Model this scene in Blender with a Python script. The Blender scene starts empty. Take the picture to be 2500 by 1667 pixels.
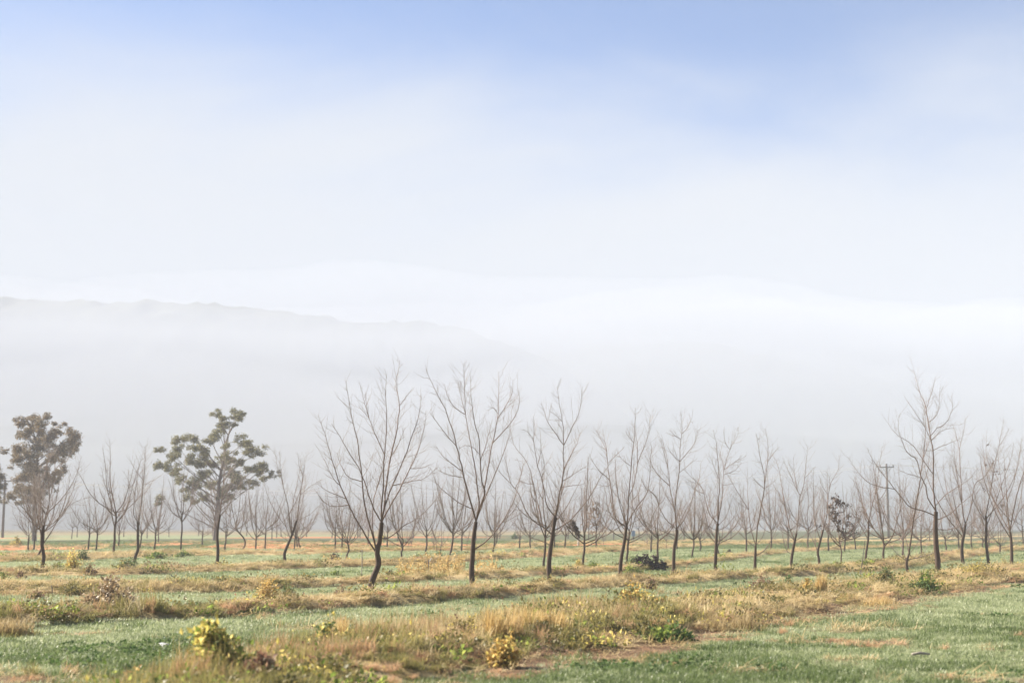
import bpy, math, random
import numpy as np
from mathutils import Vector, Matrix

# ------------------------------------------------------------------ camera, sky, sun, exposure
SC = bpy.context.scene
COL = SC.collection
W, H = 2500.0, 1667.0
CAM_Z = 1.70
FPX = 50.0 / 36.0 * W
HORIZON = 1281.0
TILT = math.atan((HORIZON - H / 2) / FPX)
cam_d = bpy.data.cameras.new("camera")
cam = bpy.data.objects.new("camera", cam_d)
COL.objects.link(cam)
cam_d.lens = 50.0
cam_d.sensor_width = 36.0
cam_d.clip_start = 0.1
cam_d.clip_end = 9000.0
cam_d.dof.use_dof = True
cam_d.dof.focus_distance = 38.0
cam_d.dof.aperture_fstop = 1.4
cam.location = (0, 0, CAM_Z)
cam.rotation_euler = (math.pi / 2 + TILT, 0, 0)
SC.camera = cam

SUN_AZ = math.radians(-68.0)     # measured from the view direction (+y), negative = left
SUN_EL = math.radians(34.0)
sun_vec = Vector((math.sin(SUN_AZ) * math.cos(SUN_EL), math.cos(SUN_AZ) * math.cos(SUN_EL), math.sin(SUN_EL)))

world = bpy.data.worlds.new("World")
SC.world = world
world.use_nodes = True
wn = world.node_tree
wn.nodes.clear()
w_out = wn.nodes.new("ShaderNodeOutputWorld")
w_bg = wn.nodes.new("ShaderNodeBackground")
w_sky = wn.nodes.new("ShaderNodeTexSky")
w_sky.sky_type = 'NISHITA'
w_sky.sun_disc = False
w_sky.sun_elevation = SUN_EL
w_sky.sun_rotation = SUN_AZ
w_sky.air_density = 1.0
w_sky.dust_density = 0.15
w_sky.altitude = 3000.0
w_sky.ozone_density = 5.0
w_bg.inputs["Strength"].default_value = 0.05
# thin torn fog / stratus in front of the blue: a property of the whole sky dome
tc = wn.nodes.new("ShaderNodeTexCoord")
mp = wn.nodes.new("ShaderNodeMapping")
mp.inputs["Scale"].default_value = (2.2, 2.2, 5.0)
mp.inputs["Location"].default_value = (1.9, 0.4, 0.2)
nz = wn.nodes.new("ShaderNodeTexNoise")
nz.inputs["Scale"].default_value = 1.15
nz.inputs["Detail"].default_value = 5.0
nz.inputs["Roughness"].default_value = 0.5
nz.inputs["Distortion"].default_value = 0.35
sepw = wn.nodes.new("ShaderNodeSeparateXYZ")
# height on the dome, torn by the noise: white stratus low down, blue gaps higher up
m1 = wn.nodes.new("ShaderNodeMath")
m1.operation = 'MULTIPLY_ADD'
m1.inputs[1].default_value = -0.29
rmp = wn.nodes.new("ShaderNodeMapRange")
rmp.interpolation_type = 'SMOOTHERSTEP'
rmp.inputs["From Min"].default_value = 0.035
rmp.inputs["From Max"].default_value = 0.265
rmp.inputs["To Min"].default_value = 0.97
rmp.inputs["To Max"].default_value = 0.0
mxw = wn.nodes.new("ShaderNodeMix")
mxw.data_type = 'RGBA'
mxw.inputs["B"].default_value = (3.75, 3.95, 4.3, 1)
wn.links.new(tc.outputs["Generated"], mp.inputs["Vector"])
wn.links.new(mp.outputs["Vector"], nz.inputs["Vector"])
wn.links.new(tc.outputs["Generated"], sepw.inputs["Vector"])
wn.links.new(nz.outputs["Fac"], m1.inputs[0])
wn.links.new(sepw.outputs["Z"], m1.inputs[2])
wn.links.new(m1.outputs[0], rmp.inputs["Value"])
wn.links.new(rmp.outputs["Result"], mxw.inputs["Factor"])
wn.links.new(w_sky.outputs["Color"], mxw.inputs["A"])
wn.links.new(mxw.outputs["Result"], w_bg.inputs["Color"])
wn.links.new(w_bg.outputs["Background"], w_out.inputs["Surface"])

sun_d = bpy.data.lights.new("sun", 'SUN')
sun_d.energy = 5.0
sun_d.angle = math.radians(0.6)
sun_d.color = (1.0, 0.905, 0.77)
sun_o = bpy.data.objects.new("sun", sun_d)
COL.objects.link(sun_o)
sun_o.rotation_euler = sun_vec.to_track_quat('Z', 'Y').to_euler()

SC.view_settings.view_transform = 'Standard'
SC.view_settings.look = 'None'
SC.view_settings.exposure = 2.07
SC.view_settings.gamma = 1.0
SC.render.engine = 'CYCLES'
SC.cycles.use_denoising = True
SC.cycles.volume_bounces = 3
SC.cycles.max_bounces = 8
SC.cycles.transparent_max_bounces = 8
HAZE_DENSITY = 0.0010
HAZE_TOP = 128.0

# ------------------------------------------------------------------ helpers
R = np.random.RandomState(7)
ct, st = math.cos(TILT), math.sin(TILT)


def ray(px, py):
    """direction (not normalised, y-forward) of a photo pixel"""
    cx = (px - W / 2) / FPX
    cy = -(py - H / 2) / FPX
    return np.array([cx, ct - st * cy, st + ct * cy])


def ground_pt(px, py, z=0.0):
    d = ray(px, py)
    t = (z - CAM_Z) / d[2]
    return np.array([d[0] * t, d[1] * t, z])


def at_depth(px, py, Y):
    d = ray(px, py)
    t = Y / d[1]
    return np.array([d[0] * t, Y, CAM_Z + d[2] * t])


def vnoise(x, y, scale, seed=0):
    x = np.asarray(x, float) / scale + seed * 17.31
    y = np.asarray(y, float) / scale - seed * 9.73
    xi, yi = np.floor(x), np.floor(y)
    xf, yf = x - xi, y - yi
    u, v = xf * xf * (3 - 2 * xf), yf * yf * (3 - 2 * yf)

    def hsh(a, b):
        s = np.sin(a * 127.1 + b * 311.7 + seed * 74.7) * 43758.5453
        return s - np.floor(s)
    return (hsh(xi, yi) * (1 - u) + hsh(xi + 1, yi) * u) * (1 - v) + (hsh(xi, yi + 1) * (1 - u) + hsh(xi + 1, yi + 1) * u) * v


def fbm(x, y, scale, seed=0, o=3):
    s, a, t = 0, 1.0, 0
    for k in range(o):
        s = s + a * vnoise(x, y, scale / 2 ** k, seed + k * 3)
        t += a
        a *= 0.5
    return s / t


def link(name, data, parent=None):
    o = bpy.data.objects.new(name, data)
    COL.objects.link(o)
    if parent is not None:
        o.parent = parent
    return o


def mesh_from(name, V, F, mats=(), smooth=True, midx=None):
    m = bpy.data.meshes.new(name)
    m.from_pydata(V.tolist() if hasattr(V, 'tolist') else V, [], F.tolist() if hasattr(F, 'tolist') else F)
    for mt in mats:
        m.materials.append(mt)
    if smooth:
        m.polygons.foreach_set("use_smooth", np.ones(len(m.polygons), bool))
    if midx is not None:
        m.polygons.foreach_set("material_index", np.asarray(midx, np.int32))
    m.update()
    return m


def tag(o, label, cat, group=None):
    o["label"] = label
    o["category"] = cat
    if group:
        o["group"] = group
    return o


def empty(name, loc, label, cat, group=None):
    o = link(name, None)
    o.location = tuple(float(v) for v in loc)
    o.empty_display_size = 0.2
    return tag(o, label, cat, group)


def tubes(P, Rr, sides):
    """P (n,k,3), Rr (n,k): n tubes at once -> V, F"""
    P = np.asarray(P, float)
    Rr = np.asarray(Rr, float)
    n, k, _ = P.shape
    T = np.gradient(P, axis=1)
    T /= np.linalg.norm(T, axis=2, keepdims=True) + 1e-9
    ref = np.zeros_like(T)
    mean = np.abs(T.mean(axis=1, keepdims=True))
    ax = np.argmin(mean, axis=2)
    for j in range(3):
        ref[..., j] = (ax == j)
    U = np.cross(T, ref)
    U /= np.linalg.norm(U, axis=2, keepdims=True) + 1e-9
    Vv = np.cross(T, U)
    a = np.arange(sides) * 2 * math.pi / sides
    ring = P[:, :, None, :] + Rr[:, :, None, None] * (np.cos(a)[None, None, :, None] * U[:, :, None, :] + np.sin(a)[None, None, :, None] * Vv[:, :, None, :])
    V = ring.reshape(-1, 3)
    i = np.arange(n)[:, None, None]
    j = np.arange(k - 1)[None, :, None]
    s = np.arange(sides)[None, None, :]
    s2 = (s + 1) % sides
    b = i * k * sides
    F = np.stack([b + j * sides + s, b + j * sides + s2, b + (j + 1) * sides + s2, b + (j + 1) * sides + s], axis=-1).reshape(-1, 4)
    return V, F


class MB:
    def __init__(self):
        self.V, self.F, self.n, self.M = [], [], 0, []

    def add(self, V, F, mi=0):
        self.V.append(np.asarray(V, float))
        self.F += (np.asarray(F) + self.n).tolist()
        self.M += [mi] * len(F)
        self.n += len(V)

    def box(self, c, s, mi=0, rot=None):
        v = np.array([[x, y, z] for x in (-.5, .5) for y in (-.5, .5) for z in (-.5, .5)]) * np.array(s)
        if rot is not None:
            v = v @ np.array(rot).T
        self.add(v + np.array(c), [[0, 1, 3, 2], [4, 6, 7, 5], [0, 4, 5, 1], [2, 3, 7, 6], [0, 2, 6, 4], [1, 5, 7, 3]], mi)

    def tube(self, pts, rad, sides=8, mi=0, cap=True):
        V, F = tubes(np.array([pts]), np.array([rad]), sides)
        self.add(V, F, mi)
        if cap:
            k = len(pts)
            top = self.n - sides
            self.F.append(list(range(top, top + sides)))
            self.F.append(list(range(self.n - k * sides, self.n - k * sides + sides))[::-1])
            self.M += [mi, mi]

    def mesh(self, name, mats, smooth=True):
        V = np.concatenate(self.V) if self.V else np.zeros((0, 3))
        return mesh_from(name, V, self.F, mats, smooth, self.M)


def resample(P, n):
    """Catmull-Rom through P then even spacing"""
    P = np.asarray(P, float)
    if len(P) == 2:
        t = np.linspace(0, 1, n)[:, None]
        return P[0] * (1 - t) + P[1] * t
    Q = np.vstack([2 * P[0] - P[1], P, 2 * P[-1] - P[-2]])
    out = []
    for i in range(1, len(Q) - 2):
        t = np.linspace(0, 1, 8, endpoint=False)[:, None]
        p0, p1, p2, p3 = Q[i - 1], Q[i], Q[i + 1], Q[i + 2]
        out.append(0.5 * (2 * p1 + (p2 - p0) * t + (2 * p0 - 5 * p1 + 4 * p2 - p3) * t ** 2 + (3 * p1 - p0 - 3 * p2 + p3) * t ** 3))
    out.append(P[-1:])
    D = np.vstack(out)
    s = np.concatenate([[0], np.cumsum(np.linalg.norm(np.diff(D, axis=0), axis=1))])
    tt = np.linspace(0, s[-1], n)
    return np.stack([np.interp(tt, s, D[:, j]) for j in range(3)], axis=1)


def wood(name, P, Rr, sides, parent, scale_r=1.0):
    """tubes as one mesh object that knows its thickness"""
    P, Rr = np.asarray(P), np.asarray(Rr)
    V, F = tubes(P, Rr, sides)
    me = mesh_from(name, V, F, [M['tree_bark']])
    a = me.attributes.new("wood_radius", 'FLOAT', 'POINT')
    a.data.foreach_set("value", (np.repeat(Rr.reshape(-1), sides) * scale_r).astype(np.float32))
    return link(name, me, parent)


def plen(P):
    return float(np.linalg.norm(np.diff(np.asarray(P), axis=0), axis=1).sum())


# ------------------------------------------------------------------ materials
def new_mat(name):
    m = bpy.data.materials.new(name)
    m.use_nodes = True
    nt = m.node_tree
    nt.nodes.clear()
    out = nt.nodes.new("ShaderNodeOutputMaterial")
    return m, nt, out


def ramp(nt, stops):
    r = nt.nodes.new("ShaderNodeValToRGB")
    e = r.color_ramp.elements
    while len(e) < len(stops):
        e.new(0.5)
    for k, (p, c) in enumerate(stops):
        e[k].position = p
        e[k].color = (*c, 1)
    return r


def leaf_mat(name, stops, transl=0.4, rough=0.55, spec=0.25, per="island", noise_scale=0.0, base_dark=None):
    """thin leaf: diffuse + translucent, colour varied per leaf / per tuft"""
    m, nt, out = new_mat(name)
    L = nt.links
    r = ramp(nt, stops)
    if per == "island":
        g = nt.nodes.new("ShaderNodeNewGeometry")
        src = g.outputs["Random Per Island"]
    else:
        g = nt.nodes.new("ShaderNodeObjectInfo")
        src = g.outputs["Random"]
    if per == "both":
        g2 = nt.nodes.new("ShaderNodeNewGeometry")
        mm = nt.nodes.new("ShaderNodeMath")
        mm.operation = 'MULTIPLY_ADD'
        mm.inputs[1].default_value = 0.5
        m2 = nt.nodes.new("ShaderNodeMath")
        m2.operation = 'MULTIPLY'
        m2.inputs[1].default_value = 0.5
        L.new(g2.outputs["Random Per Island"], m2.inputs[0])
        L.new(g.outputs["Random"], mm.inputs[0])
        L.new(m2.outputs[0], mm.inputs[2])
        src = mm.outputs[0]
    L.new(src, r.inputs["Fac"])
    p = nt.nodes.new("ShaderNodeBsdfPrincipled")
    p.inputs["Roughness"].default_value = rough
    p.inputs["Specular IOR Level"].default_value = spec
    t = nt.nodes.new("ShaderNodeBsdfTranslucent")
    mx = nt.nodes.new("ShaderNodeMixShader")
    mx.inputs[0].default_value = transl
    L.new(r.outputs["Color"], p.inputs["Base Color"])
    L.new(r.outputs["Color"], t.inputs["Color"])
    L.new(p.outputs[0], mx.inputs[1])
    L.new(t.outputs[0], mx.inputs[2])
    L.new(mx.outputs[0], out.inputs["Surface"])
    return m


def bark_mat(name, c1, c2, scale=14.0, bump=0.4, stretch=(1, 1, 0.25)):
    m, nt, out = new_mat(name)
    L = nt.links
    tcn = nt.nodes.new("ShaderNodeTexCoord")
    mpn = nt.nodes.new("ShaderNodeMapping")
    mpn.inputs["Scale"].default_value = stretch
    n = nt.nodes.new("ShaderNodeTexNoise")
    n.inputs["Scale"].default_value = scale
    n.inputs["Detail"].default_value = 5
    r = ramp(nt, [(0.3, c1), (0.7, c2)])
    p = nt.nodes.new("ShaderNodeBsdfPrincipled")
    p.inputs["Roughness"].default_value = 0.85
    p.inputs["Specular IOR Level"].default_value = 0.2
    b = nt.nodes.new("ShaderNodeBump")
    b.inputs["Strength"].default_value = bump
    b.inputs["Distance"].default_value = 0.02
    L.new(tcn.outputs["Object"], mpn.inputs["Vector"])
    L.new(mpn.outputs["Vector"], n.inputs["Vector"])
    L.new(n.outputs["Fac"], r.inputs["Fac"])
    L.new(n.outputs["Fac"], b.inputs["Height"])
    L.new(r.outputs["Color"], p.inputs["Base Color"])
    L.new(b.outputs["Normal"], p.inputs["Normal"])
    L.new(p.outputs[0], out.inputs["Surface"])
    return m


def shoot_bark(name):
    """bark of one tree species: dark rough old wood, paler smooth young shoots (follows the wood's thickness)"""
    m, nt, out = new_mat(name)
    L = nt.links
    at = nt.nodes.new("ShaderNodeAttribute")
    at.attribute_name = "wood_radius"
    mr = nt.nodes.new("ShaderNodeMapRange")
    mr.inputs["From Min"].default_value = 0.004
    mr.inputs["From Max"].default_value = 0.034
    tcn = nt.nodes.new("ShaderNodeTexCoord")
    mpn = nt.nodes.new("ShaderNodeMapping")
    mpn.inputs["Scale"].default_value = (1, 1, 0.3)
    n = nt.nodes.new("ShaderNodeTexNoise")
    n.inputs["Scale"].default_value = 20
    n.inputs["Detail"].default_value = 5
    ad = nt.nodes.new("ShaderNodeMath")
    ad.operation = 'MULTIPLY_ADD'
    ad.inputs[1].default_value = 0.3
    sb = nt.nodes.new("ShaderNodeMath")
    sb.operation = 'SUBTRACT'
    sb.inputs[1].default_value = 0.15
    r = ramp(nt, [(0.0, (0.27, 0.225, 0.205)), (0.25, (0.18, 0.13, 0.105)), (0.6, (0.10, 0.068, 0.050)), (1.0, (0.064, 0.042, 0.029))])
    p = nt.nodes.new("ShaderNodeBsdfPrincipled")
    p.inputs["Roughness"].default_value = 0.8
    p.inputs["Specular IOR Level"].default_value = 0.2
    b = nt.nodes.new("ShaderNodeBump")
    b.inputs["Strength"].default_value = 0.5
    b.inputs["Distance"].default_value = 0.015
    L.new(tcn.outputs["Object"], mpn.inputs["Vector"])
    L.new(mpn.outputs["Vector"], n.inputs["Vector"])
    L.new(at.outputs["Fac"], mr.inputs["Value"])
    L.new(n.outputs["Fac"], ad.inputs[0])
    L.new(mr.outputs["Result"], ad.inputs[2])
    L.new(ad.outputs[0], sb.inputs[0])
    L.new(sb.outputs[0], r.inputs["Fac"])
    L.new(n.outputs["Fac"], b.inputs["Height"])
    L.new(r.outputs["Color"], p.inputs["Base Color"])
    L.new(b.outputs["Normal"], p.inputs["Normal"])
    L.new(p.outputs[0], out.inputs["Surface"])
    return m


M = {}
M['tree_bark'] = shoot_bark("orchard_bark")
M['bark'] = bark_mat("bark_trunk", (0.045, 0.030, 0.025), (0.105, 0.075, 0.062), 22, 0.6)
M['limb'] = bark_mat("bark_limb", (0.105, 0.075, 0.066), (0.26, 0.20, 0.18), 9, 0.3)
M['twig'] = bark_mat("bark_twig", (0.24, 0.175, 0.165), (0.42, 0.335, 0.315), 12, 0.0)
M['gum_bark'] = bark_mat("gum_bark", (0.085, 0.07, 0.06), (0.19, 0.16, 0.135), 5, 0.4)
M['pole'] = bark_mat("weathered_pole", (0.07, 0.06, 0.055), (0.14, 0.125, 0.11), 12, 0.3, (1, 1, 0.1))
M['stump'] = bark_mat("grey_stake", (0.17, 0.15, 0.125), (0.3, 0.27, 0.23), 20, 0.2, (1, 1, 0.1))
M['stake'] = bark_mat("bleached_stake", (0.38, 0.34, 0.29), (0.55, 0.5, 0.43), 20, 0.2, (1, 1, 0.1))
M['gum_olive'] = leaf_mat("gum_leaf_olive", [(0.0, (0.045, 0.050, 0.016)), (0.5, (0.12, 0.118, 0.04)), (1.0, (0.33, 0.29, 0.11))], 0.28, 0.45, 0.4)
M['gum_brown'] = leaf_mat("gum_leaf_brown", [(0.0, (0.050, 0.042, 0.02)), (0.5, (0.145, 0.108, 0.05)), (1.0, (0.36, 0.25, 0.12))], 0.28, 0.5, 0.35)
M['dead_leaf'] = leaf_mat("dead_leaf", [(0.0, (0.030, 0.020, 0.018)), (0.6, (0.060, 0.040, 0.033)), (1.0, (0.11, 0.075, 0.055))], 0.12, 0.7, 0.2)
M['brown_leaf'] = leaf_mat("brown_leaf", [(0.0, (0.10, 0.065, 0.045)), (0.6, (0.2, 0.135, 0.09)), (1.0, (0.32, 0.22, 0.14))], 0.25, 0.7, 0.2)
M['green_grass'] = leaf_mat("dewy_grass", [(0.0, (0.185, 0.225, 0.10)), (0.5, (0.31, 0.35, 0.185)), (1.0, (0.45, 0.47, 0.30))], 0.45, 0.42, 0.4, "both")
M['wet_grass'] = leaf_mat("deep_grass", [(0.0, (0.06, 0.095, 0.025)), (0.5, (0.115, 0.16, 0.05)), (1.0, (0.21, 0.25, 0.11))], 0.45, 0.42, 0.4, "both")
M['dry_grass'] = leaf_mat("dry_grass", [(0.0, (0.24, 0.175, 0.085)), (0.45, (0.46, 0.36, 0.185)), (0.8, (0.60, 0.49, 0.28)), (1.0, (0.68, 0.59, 0.39))], 0.4, 0.6, 0.25, "both")
M['olive_grass'] = leaf_mat("olive_grass", [(0.0, (0.14, 0.14, 0.045)), (0.5, (0.24, 0.22, 0.075)), (1.0, (0.38, 0.31, 0.12))], 0.42, 0.55, 0.25, "both")
M['pink_grass'] = leaf_mat("pinkish_dry_grass", [(0.0, (0.35, 0.20, 0.11)), (0.5, (0.50, 0.32, 0.18)), (1.0, (0.60, 0.44, 0.28))], 0.4, 0.6, 0.25, "both")
M['straw'] = leaf_mat("straw", [(0.0, (0.36, 0.24, 0.09)), (0.5, (0.52, 0.37, 0.15)), (1.0, (0.66, 0.52, 0.27))], 0.4, 0.6, 0.25)
M['yellow_leaf'] = leaf_mat("yellow_leaf", [(0.0, (0.22, 0.20, 0.05)), (0.5, (0.42, 0.35, 0.095)), (1.0, (0.60, 0.50, 0.19))], 0.66, 0.5, 0.3)
M['amber_leaf'] = leaf_mat("amber_leaf", [(0.0, (0.26, 0.16, 0.045)), (0.5, (0.46, 0.30, 0.085)), (1.0, (0.60, 0.45, 0.18))], 0.66, 0.5, 0.3)
M['lime_leaf'] = leaf_mat("lime_leaf", [(0.0, (0.075, 0.115, 0.022)), (0.5, (0.155, 0.205, 0.042)), (1.0, (0.30, 0.33, 0.085))], 0.66, 0.6, 0.2)
M['green_leaf'] = leaf_mat("green_leaf", [(0.0, (0.045, 0.085, 0.022)), (0.5, (0.085, 0.14, 0.042)), (1.0, (0.15, 0.21, 0.075))], 0.4, 0.6, 0.2)
M['olive_leaf'] = leaf_mat("olive_leaf", [(0.0, (0.085, 0.085, 0.028)), (0.5, (0.16, 0.145, 0.05)), (1.0, (0.27, 0.22, 0.08))], 0.4, 0.5, 0.3)
M['rust_leaf'] = leaf_mat("rust_leaf", [(0.0, (0.13, 0.068, 0.045)), (0.5, (0.23, 0.13, 0.085)), (1.0, (0.36, 0.23, 0.15))], 0.35, 0.6, 0.25)
M['bramble'] = leaf_mat("bramble_leaf", [(0.0, (0.16, 0.11, 0.06)), (0.5, (0.31, 0.22, 0.125)), (0.9, (0.50, 0.39, 0.25)), (1.0, (0.66, 0.58, 0.45))], 0.3, 0.5, 0.4)
M['stem'] = bark_mat("weed_stem", (0.16, 0.13, 0.06), (0.3, 0.25, 0.12), 30, 0.0)

# ------------------------------------------------------------------ field layout: strips between the grass alleys
# (photo column, row of the far edge, row of the near edge)
STRIPS = [
    ('berm', 0.20, [(0, 1678, 2100), (300, 1640, 1950), (560, 1580, 1800), (850, 1528, 1725), (1200, 1486, 1628), (1500, 1458, 1580), (1800, 1428, 1532), (2100, 1402, 1478), (2300, 1388, 1450), (2500, 1372, 1420)]),
    ('soil', 0.0, [(850, 1716, 1810), (1200, 1614, 1676), (1500, 1568, 1622), (1800, 1521, 1564), (2100, 1470, 1505), (2300, 1444, 1470), (2500, 1416, 1435)]),
    ('berm', 0.20, [(0, 1476, 1538), (150, 1480, 1531), (300, 1482, 1522), (497, 1479, 1516), (574, 1474, 1508), (727, 1466, 1500), (842, 1450, 1488), (900, 1444, 1484), (1150, 1429, 1464), (1350, 1419, 1448), (1500, 1408, 1437), (1700, 1402, 1423), (1850, 1394, 1414), (2000, 1379, 1408), (2150, 1364, 1398), (2300, 1346, 1374), (2440, 1336, 1350)]),
    ('berm', 0.17, [(0, 1413, 1459), (300, 1413, 1455), (497, 1416, 1449), (842, 1411, 1432), (1144, 1397, 1417), (1297, 1392, 1411), (1450, 1385, 1403), (1585, 1377, 1393), (1680, 1368, 1382), (1830, 1350, 1362), (1983, 1338, 1346), (2100, 1334, 1341)]),
    ('berm', 0.17, [(0, 1396, 1408), (115, 1391, 1410), (268, 1386, 1409), (459, 1384, 1402), (650, 1372, 1393), (803, 1369, 1388), (1030, 1362, 1381), (1183, 1352, 1369), (1353, 1338, 1360), (1461, 1335, 1351), (1600, 1330, 1343), (1700, 1326, 1335)]),
    ('berm', 0.13, [(0, 1352, 1374), (200, 1346, 1368), (400, 1340, 1360), (560, 1343, 1357), (700, 1345, 1356), (850, 1340, 1351), (980, 1338, 1347), (1130, 1337, 1346), (1254, 1331, 1342), (1353, 1327, 1332)]),
    ('red', 0.08, [(60, 1341, 1346), (200, 1331, 1345), (420, 1323, 1342), (480, 1321, 1340), (620, 1318, 1323), (760, 1325, 1344), (900, 1323, 1338), (980, 1325, 1335), (1180, 1329, 1335), (1260, 1327, 1337), (1380, 1324, 1334), (1520, 1325, 1331), (1640, 1325, 1336), (1730, 1326, 1333)]),
    ('red', 0.05, [(-200, 1311, 1317), (0, 1312, 1319), (200, 1310, 1315), (500, 1310, 1314), (1000, 1309, 1313), (1250, 1309, 1313)]),
    ('dark', 0.0, [(1780, 1306, 1340), (1900, 1300, 1341), (2050, 1298, 1341), (2200, 1297, 1345), (2350, 1296, 1340), (2500, 1295, 1336), (3000, 1294, 1336)]),
    ('dark', 0.0, [(-300, 1318, 1344), (0, 1319, 1344), (150, 1318, 1342), (290, 1316, 1330)]),
    ('mead', 0.0, [(-800, 1283.5, 1311), (0, 1284, 1310), (600, 1284, 1309), (1300, 1284, 1312), (1700, 1284, 1318), (1850, 1284.5, 1300), (2100, 1284.5, 1294), (3400, 1284.5, 1290)]),
]


def strip_world():
    out = []
    for kind, h, tab in STRIPS:
        # the far edge seen in the photo is the top of the grass, the near edge its foot
        def zt(b, c):
            if kind != 'berm':
                return 0.0
            d = CAM_Z * FPX / (c - HORIZON)
            return min(h * 0.5 + 0.13, 0.6 * (c - b) * d / FPX)
        far = np.array([ground_pt(a, b, zt(b, c))[:2] for a, b, c in tab])
        near = np.array([ground_pt(a, c, 0.0)[:2] for a, b, c in tab])
        out.append((kind, h, far, near))
    return out


SW = strip_world()


def lin(x, P):
    """y(x) along polyline P (x rising), continued straight at the ends"""
    xs, ys = P[:, 0], P[:, 1]
    o = np.argsort(xs)
    xs, ys = xs[o], ys[o]
    y = np.interp(x, xs, ys)
    s0 = (ys[1] - ys[0]) / (xs[1] - xs[0] + 1e-6)
    s1 = (ys[-1] - ys[-2]) / (xs[-1] - xs[-2] + 1e-6)
    y = np.where(x < xs[0], ys[0] + np.clip(s0, 0, 1.6) * (x - xs[0]), y)
    y = np.where(x > xs[-1], ys[-1] + np.clip(s1, 0, 1.6) * (x - xs[-1]), y)
    return y


def field(x, y):
    """-> height, berm, soil, red, meadow masks (each 0..1) at world x,y"""
    x = np.asarray(x, float)
    y = np.asarray(y, float)
    shp = np.broadcast(x, y).shape
    hgt = np.zeros(shp)
    masks = {k: np.zeros(shp) for k in ('berm', 'soil', 'red', 'mead', 'dark')}
    rr = np.hypot(x, y)
    for i, (kind, h, far, near) in enumerate(SW):
        yf, yn = lin(x, far), lin(x, near)
        wdt = np.maximum(yf - yn, 0.5)
        jit = (fbm(x, y, 1.6, 5 + i, 3) - 0.5) * np.minimum(1.5 + 0.0 * wdt, wdt * 0.45)
        s = (y + jit - yn) / wdt           # 0 near edge .. 1 far edge
        edge = np.clip(0.35 / wdt, 0.04, 0.25)
        m = np.clip(s / edge, 0, 1) * np.clip((1 - s) / edge, 0, 1)
        m = m * m * (3 - 2 * m)
        if kind == 'red':
            m = m * np.clip((fbm(x, y, 9.0, 31 + i, 3) - 0.22) * 5, 0, 1) * np.clip((near[:, 0].max() - x) / 6.0, 0, 1)
            if i == 7:
                m = m * np.clip((fbm(x, y, 26.0, 51, 2) - 0.38) * 4, 0, 0.8)
        masks[kind] = np.maximum(masks[kind], m)
        if kind == 'berm':
            foot = np.clip(1 - np.abs(s + 0.02) / np.clip(0.45 / wdt, 0.05, 0.16), 0, 1) * np.clip((70 - rr) / 30, 0, 1)
            masks['soil'] = np.maximum(masks['soil'], foot * 0.8 * np.clip(fbm(x, y, 2.4, 60 + i, 2) * 2.2 - 0.35, 0, 1))
        if h:
            sc = np.clip(s, 0, 1)
            prof = np.where(sc < 0.32, np.sin(np.clip(sc / 0.32, 0, 1) * math.pi / 2) ** 1.2, np.cos((sc - 0.32) / 0.68 * math.pi / 2) ** 1.1)
            prof = np.where((s > 0) & (s < 1), prof, 0)
            hgt = np.maximum(hgt, h * prof * (0.6 + 0.8 * fbm(x, y, 2.5, 40 + i, 2)))
    near_w = np.clip(1 - rr / 140.0, 0, 1)
    hgt = hgt + (fbm(x, y, 1.1, 3, 3) - 0.5) * 0.07 * near_w + (fbm(x, y, 14.0, 9, 2) - 0.5) * 0.12 * near_w
    masks['red'] = masks['red'] * (1 - masks['berm'])
    # worn bare spots in the alleys, mostly in the nearest one
    worn = np.clip((0.385 - fbm(x, y, 1.3, 77, 3)) * 10, 0, 1) * np.clip((44 - rr) / 22, 0.15, 1)
    masks['soil'] = np.maximum(masks['soil'], worn * (1 - masks['berm']) * 0.85)
    return hgt, masks


def gz(x, y):
    return float(field(np.array([x]), np.array([y]))[0][0])


def on_ground(px, py):
    z = 0.0
    for _ in range(4):
        p = ground_pt(px, py, z)
        z = gz(p[0], p[1])
    return np.array([p[0], p[1], z])


# ------------------------------------------------------------------ ground sheet
ang_f = np.linspace(-32, 32, 330)
ang_b = np.linspace(32, 328, 75)[1:-1]
ang = np.radians(np.concatenate([ang_f, ang_b]))
nr = 520
rad = np.concatenate([np.linspace(0.6, 10, 16), np.geomspace(10.2, 1500, nr)])
RR, AA = np.meshgrid(rad, ang, indexing='ij')
GX, GY = RR * np.sin(AA), RR * np.cos(AA)
GH, GM = field(GX, GY)
back = (np.abs(((AA + math.pi) % (2 * math.pi)) - math.pi) > math.radians(60))
GH = np.where(RR < 8, GH * 0.2, GH)
na = len(ang)
V = np.stack([GX, GY, GH], -1).reshape(-1, 3)
i = np.arange(len(rad) - 1)[:, None]
j = np.arange(na)[None, :]
j2 = (j + 1) % na
F = np.stack([i * na + j, i * na + j2, (i + 1) * na + j2, (i + 1) * na + j], -1).reshape(-1, 4)
V = np.vstack([V, [[0, 0, 0]]])
F = F.tolist() + [[len(V) - 1, (k + 1) % na, k] for k in range(na)]


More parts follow.
